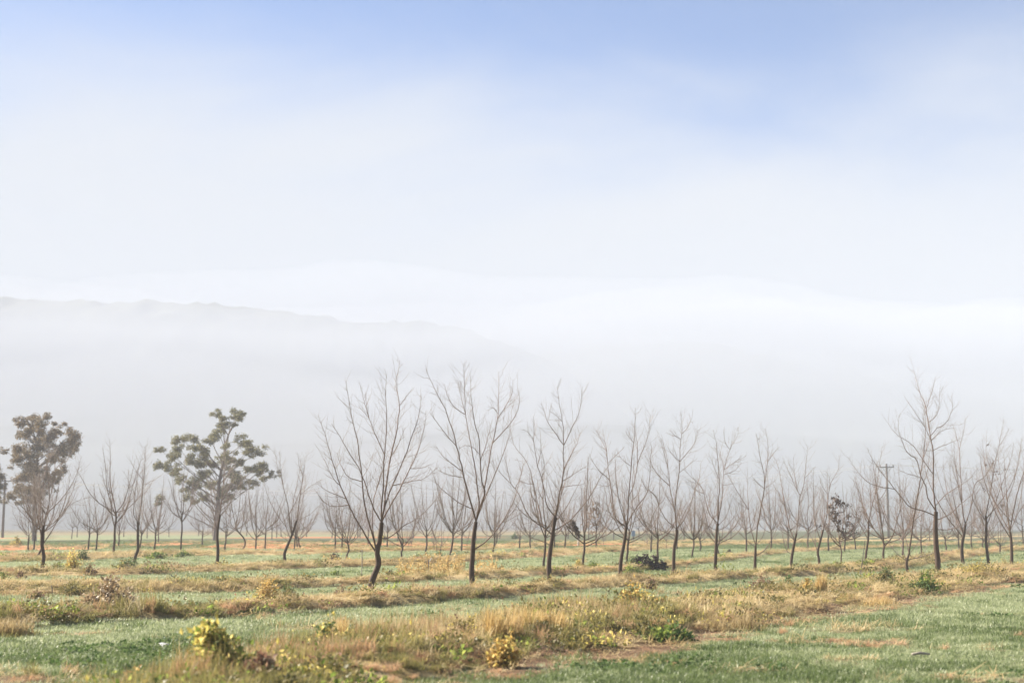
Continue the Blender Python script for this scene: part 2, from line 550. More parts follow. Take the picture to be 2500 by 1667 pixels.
def ground_mat():
    m, nt, out = new_mat("field_ground")
    L = nt.links
    N = nt.nodes.new

    def attr(nm):
        a = N("ShaderNodeAttribute")
        a.attribute_name = nm
        return a.outputs["Fac"]
    tcn = N("ShaderNodeTexCoord")

    def noise(scale, det=4, rough=0.55):
        n = N("ShaderNodeTexNoise")
        n.inputs["Scale"].default_value = scale
        n.inputs["Detail"].default_value = det
        n.inputs["Roughness"].default_value = rough
        L.new(tcn.outputs["Object"], n.inputs["Vector"])
        return n.outputs["Fac"]
    n1, n2, n3 = noise(0.35, 5), noise(3.0, 6, 0.65), noise(22.0, 4, 0.6)

    def rr_(stops, src):
        r = ramp(nt, stops)
        L.new(src, r.inputs["Fac"])
        return r.outputs["Color"]

    def mix(f, a, b):
        x = N("ShaderNodeMix")
        x.data_type = 'RGBA'
        L.new(f, x.inputs["Factor"])
        L.new(a, x.inputs["A"])
        L.new(b, x.inputs["B"])
        return x.outputs["Result"]
    green = rr_([(0.3, (0.13, 0.15, 0.075)), (0.55, (0.20, 0.225, 0.12)), (0.8, (0.27, 0.285, 0.17))], n2)
    soil_in = rr_([(0.35, (0.085, 0.058, 0.036)), (0.7, (0.17, 0.12, 0.075))], n2)
    gsel = rr_([(0.60, (0, 0, 0)), (0.72, (0.55, 0.55, 0.55))], n3)
    green = mix(gsel, green, soil_in)
    berm = rr_([(0.25, (0.17, 0.12, 0.06)), (0.5, (0.36, 0.275, 0.14)), (0.75, (0.50, 0.39, 0.215))], n2)
    soil = rr_([(0.3, (0.075, 0.046, 0.028)), (0.55, (0.15, 0.095, 0.057)), (0.8, (0.27, 0.185, 0.11))], n2)
    red = rr_([(0.3, (0.27, 0.105, 0.048)), (0.55, (0.44, 0.185, 0.085)), (0.8, (0.46, 0.30, 0.15))], n2)
    mead = rr_([(0.35, (0.16, 0.125, 0.075)), (0.5, (0.25, 0.205, 0.115)), (0.68, (0.33, 0.28, 0.15))], n1)
    c = mix(attr("mead"), green, mead)
    deep = rr_([(0.3, (0.055, 0.062, 0.03)), (0.6, (0.095, 0.105, 0.05)), (0.8, (0.13, 0.12, 0.065))], n2)
    c = mix(attr("dark"), c, deep)
    c = mix(attr("berm"), c, berm)
    c = mix(attr("red"), c, red)
    c = mix(attr("soil"), c, soil)
    p = N("ShaderNodeBsdfPrincipled")
    p.inputs["Roughness"].default_value = 0.95
    p.inputs["Specular IOR Level"].default_value = 0.1
    L.new(c, p.inputs["Base Color"])
    b = N("ShaderNodeBump")
    b.inputs["Strength"].default_value = 0.8
    b.inputs["Distance"].default_value = 0.06
    L.new(n3, b.inputs["Height"])
    L.new(b.outputs["Normal"], p.inputs["Normal"])
    L.new(p.outputs[0], out.inputs["Surface"])
    return m


M['ground'] = ground_mat()
gm = mesh_from("ground", V, F, [M['ground']])
for k in ('berm', 'soil', 'red', 'mead', 'dark'):
    a = gm.attributes.new(k, 'FLOAT', 'POINT')
    a.data.foreach_set("value", np.append(GM[k].reshape(-1), 0.0).astype(np.float32))
ground = link("ground", gm)
ground["kind"] = "structure"

# ------------------------------------------------------------------ hills in the fog
def hill(name, D, prof, depth, seed, mat):
    """ridge whose skyline passes through photo points prof; real solid ridge at distance D"""
    px = np.array([p[0] for p in prof], float)
    py = np.array([p[1] for p in prof], float)
    cols = np.arange(px[0], px[-1] + 1, 7.0)
    tops = np.interp(cols, px, py)
    ker = np.hanning(31)
    tops = np.convolve(np.pad(tops, 15, mode='edge'), ker / ker.sum(), mode='valid')
    X = (cols - W / 2) / FPX * D
    Ztop = np.array([at_depth(c, t, D)[2] for c, t in zip(cols, tops)])
    nx = len(cols)
    S = np.linspace(-1, 1, 61)
    VV = []
    for s in S:
        y = D + s * depth
        prof_s = np.cos(s * math.pi / 2) ** 1.25 if abs(s) < 1 else 0.0
        z = np.maximum(Ztop, 2) * prof_s
        z = z * (1 + 0.18 * (fbm(X, np.full(nx, y), 160, seed, 3) - 0.5) * (1 - prof_s) * 2)
        tree = fbm(X, np.full(nx, y), 9.0, seed + 5, 2)
        z = z + (tree * 6.0 - 3.0) * (prof_s > 0.02) - (prof_s <= 0.02) * 0.6
        VV.append(np.stack([X, np.full(nx, y), z], -1))
    VV = np.array(VV).reshape(-1, 3)
    ii = np.arange(len(S) - 1)[:, None]
    jj = np.arange(nx - 1)[None, :]
    FF = np.stack([ii * nx + jj, ii * nx + jj + 1, (ii + 1) * nx + jj + 1, (ii + 1) * nx + jj], -1).reshape(-1, 4)
    o = link(name, mesh_from(name, VV, FF, [mat]))
    o["kind"] = "structure"
    return o


def wood_mat():
    m, nt, out = new_mat("wooded_slope")
    L = nt.links
    tcn = nt.nodes.new("ShaderNodeTexCoord")
    n = nt.nodes.new("ShaderNodeTexNoise")
    n.inputs["Scale"].default_value = 0.09
    n.inputs["Detail"].default_value = 6
    r = ramp(nt, [(0.35, (0.035, 0.042, 0.026)), (0.65, (0.085, 0.092, 0.055))])
    p = nt.nodes.new("ShaderNodeBsdfPrincipled")
    p.inputs["Roughness"].default_value = 0.95
    L.new(tcn.outputs["Object"], n.inputs["Vector"])
    L.new(n.outputs["Fac"], r.inputs["Fac"])
    L.new(r.outputs["Color"], p.inputs["Base Color"])
    L.new(p.outputs[0], out.inputs["Surface"])
    return m


M['wood'] = wood_mat()
hill("hill", 720, [(-700, 800), (-350, 745), (0, 732), (100, 738), (200, 749), (330, 740), (450, 746), (600, 759), (750, 776), (900, 790), (1000, 797), (1100, 801), (1180, 816), (1270, 850), (1400, 920), (1600, 1080), (1800, 1270)], 150, 3, M['wood'])
hill("hill", 900, [(1000, 1200), (1150, 980), (1280, 880), (1400, 851), (1550, 843), (1700, 838), (1780, 846), (1860, 872), (2000, 905), (2300, 960), (2700, 1040), (3300, 1230)], 170, 8, M['wood'])

# a low wooded rise closing the field, far behind the orchard
def far_wood():
    mb = MB()
    rs = np.random.RandomState(5)
    n = 2600
    a = np.radians(rs.uniform(-34, 34, n))
    d = rs.uniform(520, 640, n)
    X, Y = d * np.sin(a), d * np.cos(a)
    hgt = 8 + 9 * fbm(X, Y, 70, 12, 3) + (d - 520) * 0.03
    VV, FF = [], []
    per = 26
    c = np.repeat(np.stack([X, Y, hgt * 0.55], -1), per, 0)
    rr_ = rs.normal(0, 1, (n * per, 3))
    rr_ /= np.linalg.norm(rr_, axis=1, keepdims=True)
    h = np.repeat(hgt, per)[:, None]
    pos = c + rr_ * np.concatenate([h * 0.36, h * 0.36, h * 0.48], 1) * rs.uniform(0.7, 1.0, (n * per, 1))
    d1 = rs.normal(0, 1, (n * per, 3))
    d2 = rs.normal(0, 1, (n * per, 3))
    V3 = np.stack([pos, pos + d1 * 1.0, pos + d2 * 1.0], 1).reshape(-1, 3)
    F3 = np.arange(n * per * 3).reshape(-1, 3)
    o = link("far_wood", mesh_from("far_wood", V3, F3, [M['wood']], False))
    o["kind"] = "stuff"
    tag(o, "dim grey wood closing the field far behind the orchard, half lost in fog", "wood")


far_wood()

# ------------------------------------------------------------------ scatter (stuff): grass and weeds
PROTO = bpy.data.collections.new("prototypes")     # never linked to the scene


def blades(n, radius, h0, h1, w, bend, seg=3, seed=0, clumps=0, flat=0.0):
    """n grass blades on a disc; returns V, F (one island per blade)"""
    rs = np.random.RandomState(seed)
    if clumps:
        cc = rs.uniform(-1, 1, (clumps, 2)) * radius * 0.8
        k = rs.randint(0, clumps, n)
        base = cc[k] + rs.normal(0, radius * 0.14, (n, 2))
    else:
        r = radius * np.sqrt(rs.uniform(0, 1, n))
        t = rs.uniform(0, 2 * math.pi, n)
        base = np.stack([r * np.cos(t), r * np.sin(t)], 1)
    h = rs.uniform(h0, h1, n)
    az = rs.uniform(0, 2 * math.pi, n)
    lean = np.abs(rs.normal(bend, bend * 0.5, n))
    s = np.linspace(0, 1, seg + 1)
    dirx, diry = np.cos(az), np.sin(az)
    th = lean[:, None] * (flat + s[None, :] * 1.3)
    ds = h[:, None] / seg
    outx = np.concatenate([np.zeros((n, 1)), np.cumsum(np.sin(th[:, 1:]) * ds, 1)], 1)
    up = np.concatenate([np.zeros((n, 1)), np.cumsum(np.cos(th[:, 1:]) * ds, 1)], 1)
    cx = base[:, :1] + dirx[:, None] * outx
    cy = base[:, 1:] + diry[:, None] * outx
    ww = w * (1 - s ** 2 * 0.97)[None, :] * rs.uniform(0.7, 1.3, (n, 1)) * 0.5
    px_, py_ = -diry[:, None] * ww, dirx[:, None] * ww
    A = np.stack([cx - px_, cy - py_, up], -1)
    B = np.stack([cx + px_, cy + py_, up], -1)
    V = np.stack([A, B], 2).reshape(n, -1, 3)
    k = (seg + 1) * 2
    V = V.reshape(-1, 3)
    V[:, 2] -= 0.012
    f = np.array([[2 * q, 2 * q + 1, 2 * q + 3, 2 * q + 2] for q in range(seg)])
    F = (f[None] + (np.arange(n) * k)[:, None, None]).reshape(-1, 4)
    return V, F


def leaves(C, size, seed=0, aspect=0.55, droop=0.0, N=None, curl=0.25):
    """one bent rhombic leaf (4 triangles) at each centre C; N preferred outward direction"""
    rs = np.random.RandomState(seed)
    n = len(C)
    d = rs.normal(0, 1, (n, 3))
    if N is not None:
        d = d * 0.7 + N
    d[:, 2] -= droop
    d /= np.linalg.norm(d, axis=1, keepdims=True) + 1e-9
    u = np.cross(d, rs.normal(0, 1, (n, 3)))
    u /= np.linalg.norm(u, axis=1, keepdims=True) + 1e-9
    nn = np.cross(d, u)
    L = (size * rs.uniform(0.6, 1.35, n))[:, None]
    wv = L * aspect * 0.5
    p0 = C
    p1 = C + d * L * 0.45 + u * wv + nn * L * curl * 0.3
    p2 = C + d * L - nn * L * curl * 0.5
    p3 = C + d * L * 0.45 - u * wv + nn * L * curl * 0.3
    pm = C + d * L * 0.5
    V = np.stack([p0, p1, p2, p3, pm], 1).reshape(-1, 3)
    f = np.array([[0, 1, 4], [1, 2, 4], [2, 3, 4], [3, 0, 4]])
    F = (f[None] + (np.arange(n) * 5)[:, None, None]).reshape(-1, 3)
    return V, F


PROTO_N = [0]


def proto(name, V, F, mat):
    # the collection hands its kinds out in alphabetical order, so number them
    PROTO_N[0] += 1
    name = "kind_%03d_%s" % (PROTO_N[0], name)
    o = bpy.data.objects.new(name, mesh_from(name, V, F, [mat], False))
    c = bpy.data.collections.new(name)
    PROTO.children.link(c)
    return o


def scatter(name, pts, rz, scl, idx, protos, label, cat, tilt=0.12):
    n = len(pts)
    coll = bpy.data.collections.new(name + "_kinds")
    for k, o in enumerate(protos):
        if o.name not in coll.objects:
            coll.objects.link(o)
    me = bpy.data.meshes.new(name)
    me.vertices.add(n)
    me.vertices.foreach_set("co", np.asarray(pts, np.float32).reshape(-1))
    rs = np.random.RandomState(len(name))
    rot = np.stack([rs.normal(0, tilt, n), rs.normal(0, tilt, n), rz], 1).astype(np.float32)
    a = me.attributes.new("rot", 'FLOAT_VECTOR', 'POINT')
    a.data.foreach_set("vector", rot.reshape(-1))
    a = me.attributes.new("scl", 'FLOAT_VECTOR', 'POINT')
    a.data.foreach_set("vector", np.asarray(scl, np.float32).reshape(-1))
    a = me.attributes.new("idx", 'INT', 'POINT')
    a.data.foreach_set("value", np.asarray(idx, np.int32))
    me.update()
    ob = link(name, me)
    g = bpy.data.node_groups.new(name + "_nodes", 'GeometryNodeTree')
    g.interface.new_socket("Geometry", in_out='INPUT', socket_type='NodeSocketGeometry')
    g.interface.new_socket("Geometry", in_out='OUTPUT', socket_type='NodeSocketGeometry')
    gi = g.nodes.new("NodeGroupInput")
    go = g.nodes.new("NodeGroupOutput")
    iop = g.nodes.new("GeometryNodeInstanceOnPoints")
    ci = g.nodes.new("GeometryNodeCollectionInfo")
    ci.inputs["Collection"].default_value = coll
    ci.inputs["Separate Children"].default_value = True
    ci.inputs["Reset Children"].default_value = True

    def na(nm, ty):
        q = g.nodes.new("GeometryNodeInputNamedAttribute")
        q.data_type = ty
        q.inputs["Name"].default_value = nm
        return q.outputs["Attribute"]
    iop.inputs["Pick Instance"].default_value = True
    g.links.new(gi.outputs[0], iop.inputs["Points"])
    g.links.new(ci.outputs[0], iop.inputs["Instance"])
    g.links.new(na("idx", 'INT'), iop.inputs["Instance Index"])
    g.links.new(na("rot", 'FLOAT_VECTOR'), iop.inputs["Rotation"])
    g.links.new(na("scl", 'FLOAT_VECTOR'), iop.inputs["Scale"])
    g.links.new(iop.outputs[0], go.inputs[0])
    md = ob.modifiers.new("scatter", 'NODES')
    md.node_group = g
    ob["kind"] = "stuff"
    return tag(ob, label, cat)


def sample(density, r0, r1, half=25.0):
    """uniform points in the view wedge between two distances"""
    area = math.radians(2 * half) / 2 * (r1 ** 2 - r0 ** 2)
    n = int(area * density)
    r = np.sqrt(R.uniform(r0 ** 2, r1 ** 2, n))
    a = np.radians(R.uniform(-half, half, n))
    return r * np.sin(a), r * np.cos(a)


def put(x, y, h):
    return np.stack([x, y, h], 1)


ZONES = [(10.0, 24.0, 1.0, 1.0), (24.0, 42.0, 1.35, 0.55), (42.0, 75.0, 1.9, 0.22), (75.0, 150.0, 3.0, 0.075)]
#        r0    r1    patch  density factor

# --- short dewy grass of the alleys
gp = [proto("grass_patch%d" % k, *blades(320, 0.36, 0.025, 0.075, 0.007, 0.8, 3, 100 + k, clumps=40), M['green_grass']) for k in range(3)]
gp += [proto("deep_patch%d" % k, *blades(300, 0.36, 0.03, 0.095, 0.008, 0.8, 3, 110 + k, clumps=26), M['wet_grass']) for k in range(2)]
P_, S_, I_ = [], [], []
for r0, r1, ps, df in ZONES:
    x, y = sample(17.0 * df, r0, r1)
    h, m = field(x, y)
    cover = np.maximum.reduce([m['berm'], m['soil'] * 0.9, m['red'], m['mead'] * 0.7])
    bare = fbm(x, y, 0.9, 77, 3)
    keep = R.uniform(0, 1, len(x)) > cover
    x, y, h, dk = x[keep], y[keep], h[keep], m['dark'][keep]
    n = len(x)
    # nearer, lower-lying grass at the left and right front grows lusher and greener
    lush = np.clip((34 - np.hypot(x, y)) / 16, 0, 1) * 0.6 + (fbm(x, y, 3.5, 21, 2) - 0.5) * 1.2 + dk * 2
    wet = R.uniform(0, 1, n) < np.clip(lush, 0.05, 0.9)
    I_.append(np.where(wet, R.randint(3, 5, n), R.randint(0, 3, n)))
    s = ps * R.uniform(0.8, 1.25, n)
    zs = (0.75 + 0.6 * fbm(x, y, 2.0, 8, 2)) * R.uniform(0.8, 1.2, n) * (0.7 + 0.3 * ps)
    S_.append(np.stack([s, s, zs], 1))
    P_.append(put(x, y, h))
P_, S_, I_ = np.concatenate(P_), np.concatenate(S_), np.concatenate(I_)
scatter("alley_grass", P_, R.uniform(0, 6.28, len(P_)), S_, I_, gp, "short dewy pale green grass covering the alleys between the tree rows", "grass", 0.05)

# --- dry tufted grass of the berms
dp = [proto("dry_tuft%d" % k, *blades(130, 0.24, 0.08, 0.34, 0.007, 1.45, 5, 200 + k, clumps=5), M['dry_grass']) for k in range(3)]
dp += [proto("olive_tuft%d" % k, *blades(130, 0.22, 0.07, 0.28, 0.008, 1.2, 4, 210 + k, clumps=6), M['olive_grass']) for k in range(2)]
dp += [proto("pink_tuft%d" % k, *blades(120, 0.20, 0.10, 0.28, 0.006, 0.8, 4, 220 + k, clumps=6), M['pink_grass']) for k in range(1)]
dp += [proto("flat_straw%d" % k, *blades(70, 0.28, 0.2, 0.45, 0.008, 1.3, 4, 230 + k, flat=0.9), M['dry_grass']) for k in range(2)]
P_, S_, I_ = [], [], []
for r0, r1, ps, df in ZONES:
    x, y = sample((30.0 if r1 < 40 else 42.0) * df, r0, r1)
    h, m = field(x, y)
    cover = np.maximum.reduce([m['berm'], m['soil'] * 0.25, m['red'] * 0.12, m['mead'] * 0.5])
    keep = R.uniform(0, 1, len(x)) < cover
    x, y, h, sm = x[keep], y[keep], h[keep], m['soil'][keep]
    n = len(x)
    g = fbm(x, y, 2.2, 55, 3)
    pk = vnoise(x, y, 7.0, 66)
    u = R.uniform(0, 1, n)
    near_ol = np.clip((27 - np.hypot(x, y)) / 9, 0, 1) * 0.42 * (x < 4)
    kind = np.where(u < np.clip((g - 0.40) * 3.2 + near_ol, 0.08, np.where(np.hypot(x, y) < 28, 0.85, 0.38)), R.randint(3, 5, n), np.where(u > 1.18 - pk * 0.6, 5, np.where(u > 0.80, R.randint(6, 8, n), R.randint(0, 3, n))))
    kind = np.where((sm > 0.4), R.randint(5, 8, n), kind)
    s = ps ** 0.7 * R.uniform(0.65, 1.3, n)
    zs = (0.10 + 1.75 * fbm(x, y, 1.1, 91, 3) ** 1.9) * R.uniform(0.65, 1.3, n) * np.where(sm > 0.4, 0.5, 1) * ps ** 0.45 * np.where(np.hypot(x, y) < 27, 1.3, 0.62)
    S_.append(np.stack([s, s, zs], 1))
    P_.append(put(x, y, h))
    I_.append(kind)
P_, S_, I_ = np.concatenate(P_), np.concatenate(S_), np.concatenate(I_)
scatter("berm_grass", P_, R.uniform(0, 6.28, len(P_)), S_, I_, dp, "dry straw coloured tufted grass along the tree rows", "grass", 0.15)

# --- broadleaf weeds creeping through grass and berm
def weed(seed, n, rad, h, size):
    rs = np.random.RandomState(seed)
    t = rs.uniform(0, 6.28, n)
    r = rad * np.sqrt(rs.uniform(0, 1, n))
    C = np.stack([r * np.cos(t), r * np.sin(t), rs.uniform(0.01, 1, n) * h * (1 - 0.6 * (r / rad))], 1)
    Nn = np.stack([np.cos(t) * 0.6, np.sin(t) * 0.6, np.full(n, 0.7)], 1)
    return leaves(C, size, seed, 0.7, 0, Nn)


wp = [proto("weed%d" % k, *weed(300 + k, 46, 0.17, 0.12, 0.055), M['green_leaf']) for k in range(2)]
wp += [proto("lime_weed%d" % k, *weed(310 + k, 46, 0.19, 0.16, 0.06), M['lime_leaf']) for k in range(2)]
wp += [proto("olive_weed%d" % k, *weed(320 + k, 60, 0.22, 0.2, 0.05), M['olive_leaf']) for k in range(2)]
P_, S_, I_ = [], [], []
for r0, r1, ps, df in ZONES[:3]:
    x, y = sample(14.0 * df, r0, r1)
    h, m = field(x, y)
    g = fbm(x, y, 1.7, 131, 3)
    u = R.uniform(0, 1, len(x))
    pb = np.clip((g - 0.47) * 4, 0.02, 0.8) * m['berm'] * (0.5 + 0.8 * (x < 2) * (np.hypot(x, y) < 26))
    pa = np.clip((fbm(x, y, 2.6, 141, 3) - 0.52) * 5, 0, 1) * (1 - m['berm']) * (1 - m['soil']) * np.clip((30 - np.hypot(x, y)) / 10, 0.06, 1)
    keep = u < np.maximum(pb, pa)
    bm = m['berm'][keep] > 0.5
    x, y, h = x[keep], y[keep], h[keep]
    n = len(x)
    I_.append(np.where(bm, np.where(R.uniform(0, 1, n) < 0.22, R.randint(2, 4, n), R.randint(4, 6, n)), R.randint(0, 2, n)))
    s = ps ** 0.6 * R.uniform(0.6, 1.3, n)
    S_.append(np.stack([s, s, s * np.where(bm, 1.0, 0.6)], 1))
    P_.append(put(x, y, h))
P_, S_, I_ = np.concatenate(P_), np.concatenate(S_), np.concatenate(I_)
base_i = 6
tall = [('lime_leaf', 70, 0.05), ('olive_leaf', 110, 0.04), ('yellow_leaf', 70, 0.045), ('rust_leaf', 80, 0.04), ('straw', 60, 0.05)]
for q, (mn, nn, sz) in enumerate(tall):
    rs_ = np.random.RandomState(330 + q)
    tt_, r_ = rs_.uniform(0, 6.28, nn), 0.30 * rs_.uniform(0, 1, nn) ** 0.7
    hz_ = np.abs(rs_.normal(0, 0.5, nn)) * 0.20 * np.exp(-(r_ / 0.25) ** 2) + 0.02
    C_ = np.stack([r_ * np.cos(tt_) * 1.3, r_ * np.sin(tt_), hz_], 1)
    N_ = np.stack([np.cos(tt_) * 0.4, np.sin(tt_) * 0.4, np.full(nn, 0.6)], 1)
    wp.append(proto("straggle%d" % q, *leaves(C_, sz, 340 + q, 0.5, 0, N_), M[mn]))
X2, S2, I2 = [], [], []
for r0, r1, ps, df in ZONES[:3]:
    x, y = sample(4.5 * df, r0, r1)
    h, m = field(x, y)
    g = fbm(x, y, 3.0, 171, 3)
    keep = R.uniform(0, 1, len(x)) < np.clip((g - 0.36) * 3, 0.05, 0.9) * m['berm'] * np.where(np.hypot(x, y) < 28, 1.0, 0.45)
    x, y, h, g = x[keep], y[keep], h[keep], vnoise(x[keep], y[keep], 2.2, 181)
    n = len(x)
    kind = base_i + np.clip((g * 5 + R.normal(0, 0.7, n)).astype(int), 0, 4)
    s_ = R.uniform(0.5, 1.5, n) * ps ** 0.5
    X2.append(put(x, y, h))
    S2.append(np.stack([s_, s_, s_ * R.uniform(0.5, 1.5, n)], 1))
    I2.append(kind)
P_ = np.concatenate([P_] + X2)
S_ = np.concatenate([S_] + S2)
I_ = np.concatenate([I_] + I2)
scatter("creeping_weeds", P_, R.uniform(0, 6.28, len(P_)), S_, I_, wp, "low green broadleaf weeds scattered through the grass", "weeds", 0.12)

# ------------------------------------------------------------------ bare orchard trees
def make_limb_meshes(root, P, Rr, twig_P, twig_R, name="limb", sides=6):
    o = wood(name, P[None], Rr[None], sides, root)
    if twig_P is not None and len(twig_P):
        wood("twigs", twig_P, twig_R, 3, o, 0.6)["kind"] = "stuff"
    return o


def grow_twigs(rs, P, dens, lmin, lmax, up=0.5, r0=0.0054, start=0.12, second=True):
    """thin shoots along limb P; returns (n,4,3),(n,4)"""
    L = plen(P)
    n = max(2, int(L * dens))
    s = np.linspace(start, 0.985, n) + rs.uniform(-0.02, 0.02, n)
    s = np.clip(s, 0.03, 0.99)
    t = s * (len(P) - 1)
    i0 = np.minimum(t.astype(int), len(P) - 2)
    f = (t - i0)[:, None]
    base = P[i0] * (1 - f) + P[i0 + 1] * f
    T = P[i0 + 1] - P[i0]
    T /= np.linalg.norm(T, axis=1, keepdims=True) + 1e-9
    rv = rs.normal(0, 1, (n, 3))
    rv -= (rv * T).sum(1, keepdims=True) * T
    rv /= np.linalg.norm(rv, axis=1, keepdims=True) + 1e-9
    ang_ = rs.uniform(0.55, 1.05, n)[:, None]
    D = T * np.cos(ang_) + rv * np.sin(ang_)
    ln = (rs.uniform(0, 1, n) ** 1.8 * (lmax - lmin) + lmin) * (1.1 - 0.5 * s)
    tt = np.array([0, 0.33, 0.67, 1.0])
    upv = np.array([0, 0, 1.0])
    PP = base[:, None, :] + ln[:, None, None] * (D[:, None, :] * tt[None, :, None] + upv[None, None, :] * (up * tt ** 2)[None, :, None] * 0.5)
    PP[:, 1:, :] += rs.normal(0, 0.012, (n, 3, 3)) * ln[:, None, None] * 2
    RRr = (r0 * (0.45 + 0.55 * ln / lmax))[:, None] * np.array([1, 0.8, 0.6, 0.35])[None]
    if second:
        k = np.where(ln > 0.5 * lmax)[0]
        for q in (1, 2):
            if len(k):
                b2 = PP[k, q]
                D2 = D[k] + rs.normal(0, 0.55, (len(k), 3)) + upv * 0.3
                D2 /= np.linalg.norm(D2, axis=1, keepdims=True)
                l2 = ln[k] * rs.uniform(0.2, 0.45, len(k))
                P2 = b2[:, None, :] + l2[:, None, None] * (D2[:, None, :] * tt[None, :, None] + upv * (0.25 * tt ** 2)[None, :, None])
                PP = np.concatenate([PP, P2])
                RRr = np.concatenate([RRr, np.repeat(RRr[k, 1:2] * 0.8, 4, 1) * np.array([1, .8, .6, .35])[None]])
    return PP, RRr


def traced_tree(name, label, view, base_px, trunk, limbs, seed, r_base, twigs=22.0, group="bare orchard trees", extra=2):
    """a tree whose trunk and main limbs follow the photographed ones; limbs spread in depth as well"""
    ox, oy, sc = view
    rs = np.random.RandomState(seed)
    base = on_ground(*base_px)
    Y = base[1]
    root = empty(name, (base[0], base[1], base[2]), label, "tree", group)

    def w(p, dy=0.0):
        q = at_depth(ox + p[0] / sc, oy + p[1] / sc, Y)
        return np.array([q[0], q[1] + dy, q[2]]) - base
    tp = [w(p) for p in trunk]
    off = tp[0].copy()
    tp = [p - off * max(0, 1 - k * 0.5) for k, p in enumerate(tp)]
    tp[0] = np.array([0, 0, -0.08])
    T = resample(tp, 16)
    s = np.linspace(0, 1, 16)
    Tr = r_base * (1 - 0.36 * s) * (1 + 0.35 * np.exp(-s * 14)) * (1 + rs.normal(0, 0.025, 16))
    wood("trunk", T[None], Tr[None], 10, root)
    known = [(T, Tr)]
    for li, lm in enumerate(limbs):
        raw = np.array([w(p) for p in lm])
        # start on the closest already built wood (in the picture plane)
        best = None
        for KP, KR in known:
            dd = np.hypot(KP[:, 0] - raw[0, 0], KP[:, 2] - raw[0, 2])
            k = int(np.argmin(dd))
            if best is None or dd[k] < best[0]:
                best = (dd[k], KP[k], KR[k])
        L0 = plen(raw)
        lateral = abs(raw[-1, 0] - raw[0, 0]) / (L0 + 1e-6)
        slope = rs.uniform(0.15, 0.55) * (1 if (li + seed) % 2 else -1) * (1.1 - 0.7 * lateral)
        ss = np.concatenate([[0], np.cumsum(np.linalg.norm(np.diff(raw, axis=0), axis=1))])
        raw[:, 1] += best[1][1] + slope * ss * (0.55 + 0.45 * ss / ss[-1])
        raw[0] = best[1]
        n = max(8, int(L0 / 0.16))
        P = resample(raw, n)
        P[1:-1] += rs.normal(0, 0.005, (n - 2, 3))
        L = plen(P)
        r0 = min(0.0036 + 0.0038 * L, best[2] * 0.8)
        u = np.linspace(0, 1, n)
        Rr = r0 * (1 - u) ** 0.9 * 0.9 + 0.0032 + 0.1 * r0 * (1 - u)
        known.append((P, Rr))
        tw = grow_twigs(rs, P, twigs, 0.06, 0.85 if L > 1.2 else 0.45)
        make_limb_meshes(root, P, Rr, *tw)
    # further upright limbs hidden among the traced ones, where the crown is dense
    zmax = max(KP[:, 2].max() for KP, _ in known)
    for e in range(extra):
        KP, KR = known[0] if e % 2 else known[1 + rs.randint(0, min(4, len(known) - 1))]
        k = int(len(KP) * (rs.uniform(0.6, 0.98) if e % 2 else rs.uniform(0.1, 0.35)))
        st = KP[min(k, len(KP) - 1)]
        az = rs.uniform(0, 6.28)
        hh = (zmax - st[2]) * rs.uniform(0.45, 0.8)
        ou = hh * rs.uniform(0.25, 0.55)
        raw = np.array([st, st + [math.cos(az) * ou * 0.5, math.sin(az) * ou * 0.5, hh * 0.3], st + [math.cos(az) * ou * 0.85, math.sin(az) * ou * 0.85, hh * 0.65], st + [math.cos(az) * ou, math.sin(az) * ou, hh]])
        n = max(8, int(plen(raw) / 0.16))
        P = resample(raw, n)
        u = np.linspace(0, 1, n)
        r0 = min(0.004 + 0.0043 * plen(P), KR[min(k, len(KR) - 1)] * 0.8)
        Rr = r0 * (1 - u) ** 0.9 + 0.0032
        make_limb_meshes(root, P, Rr, *grow_twigs(rs, P, twigs, 0.06, 0.8))
    return root


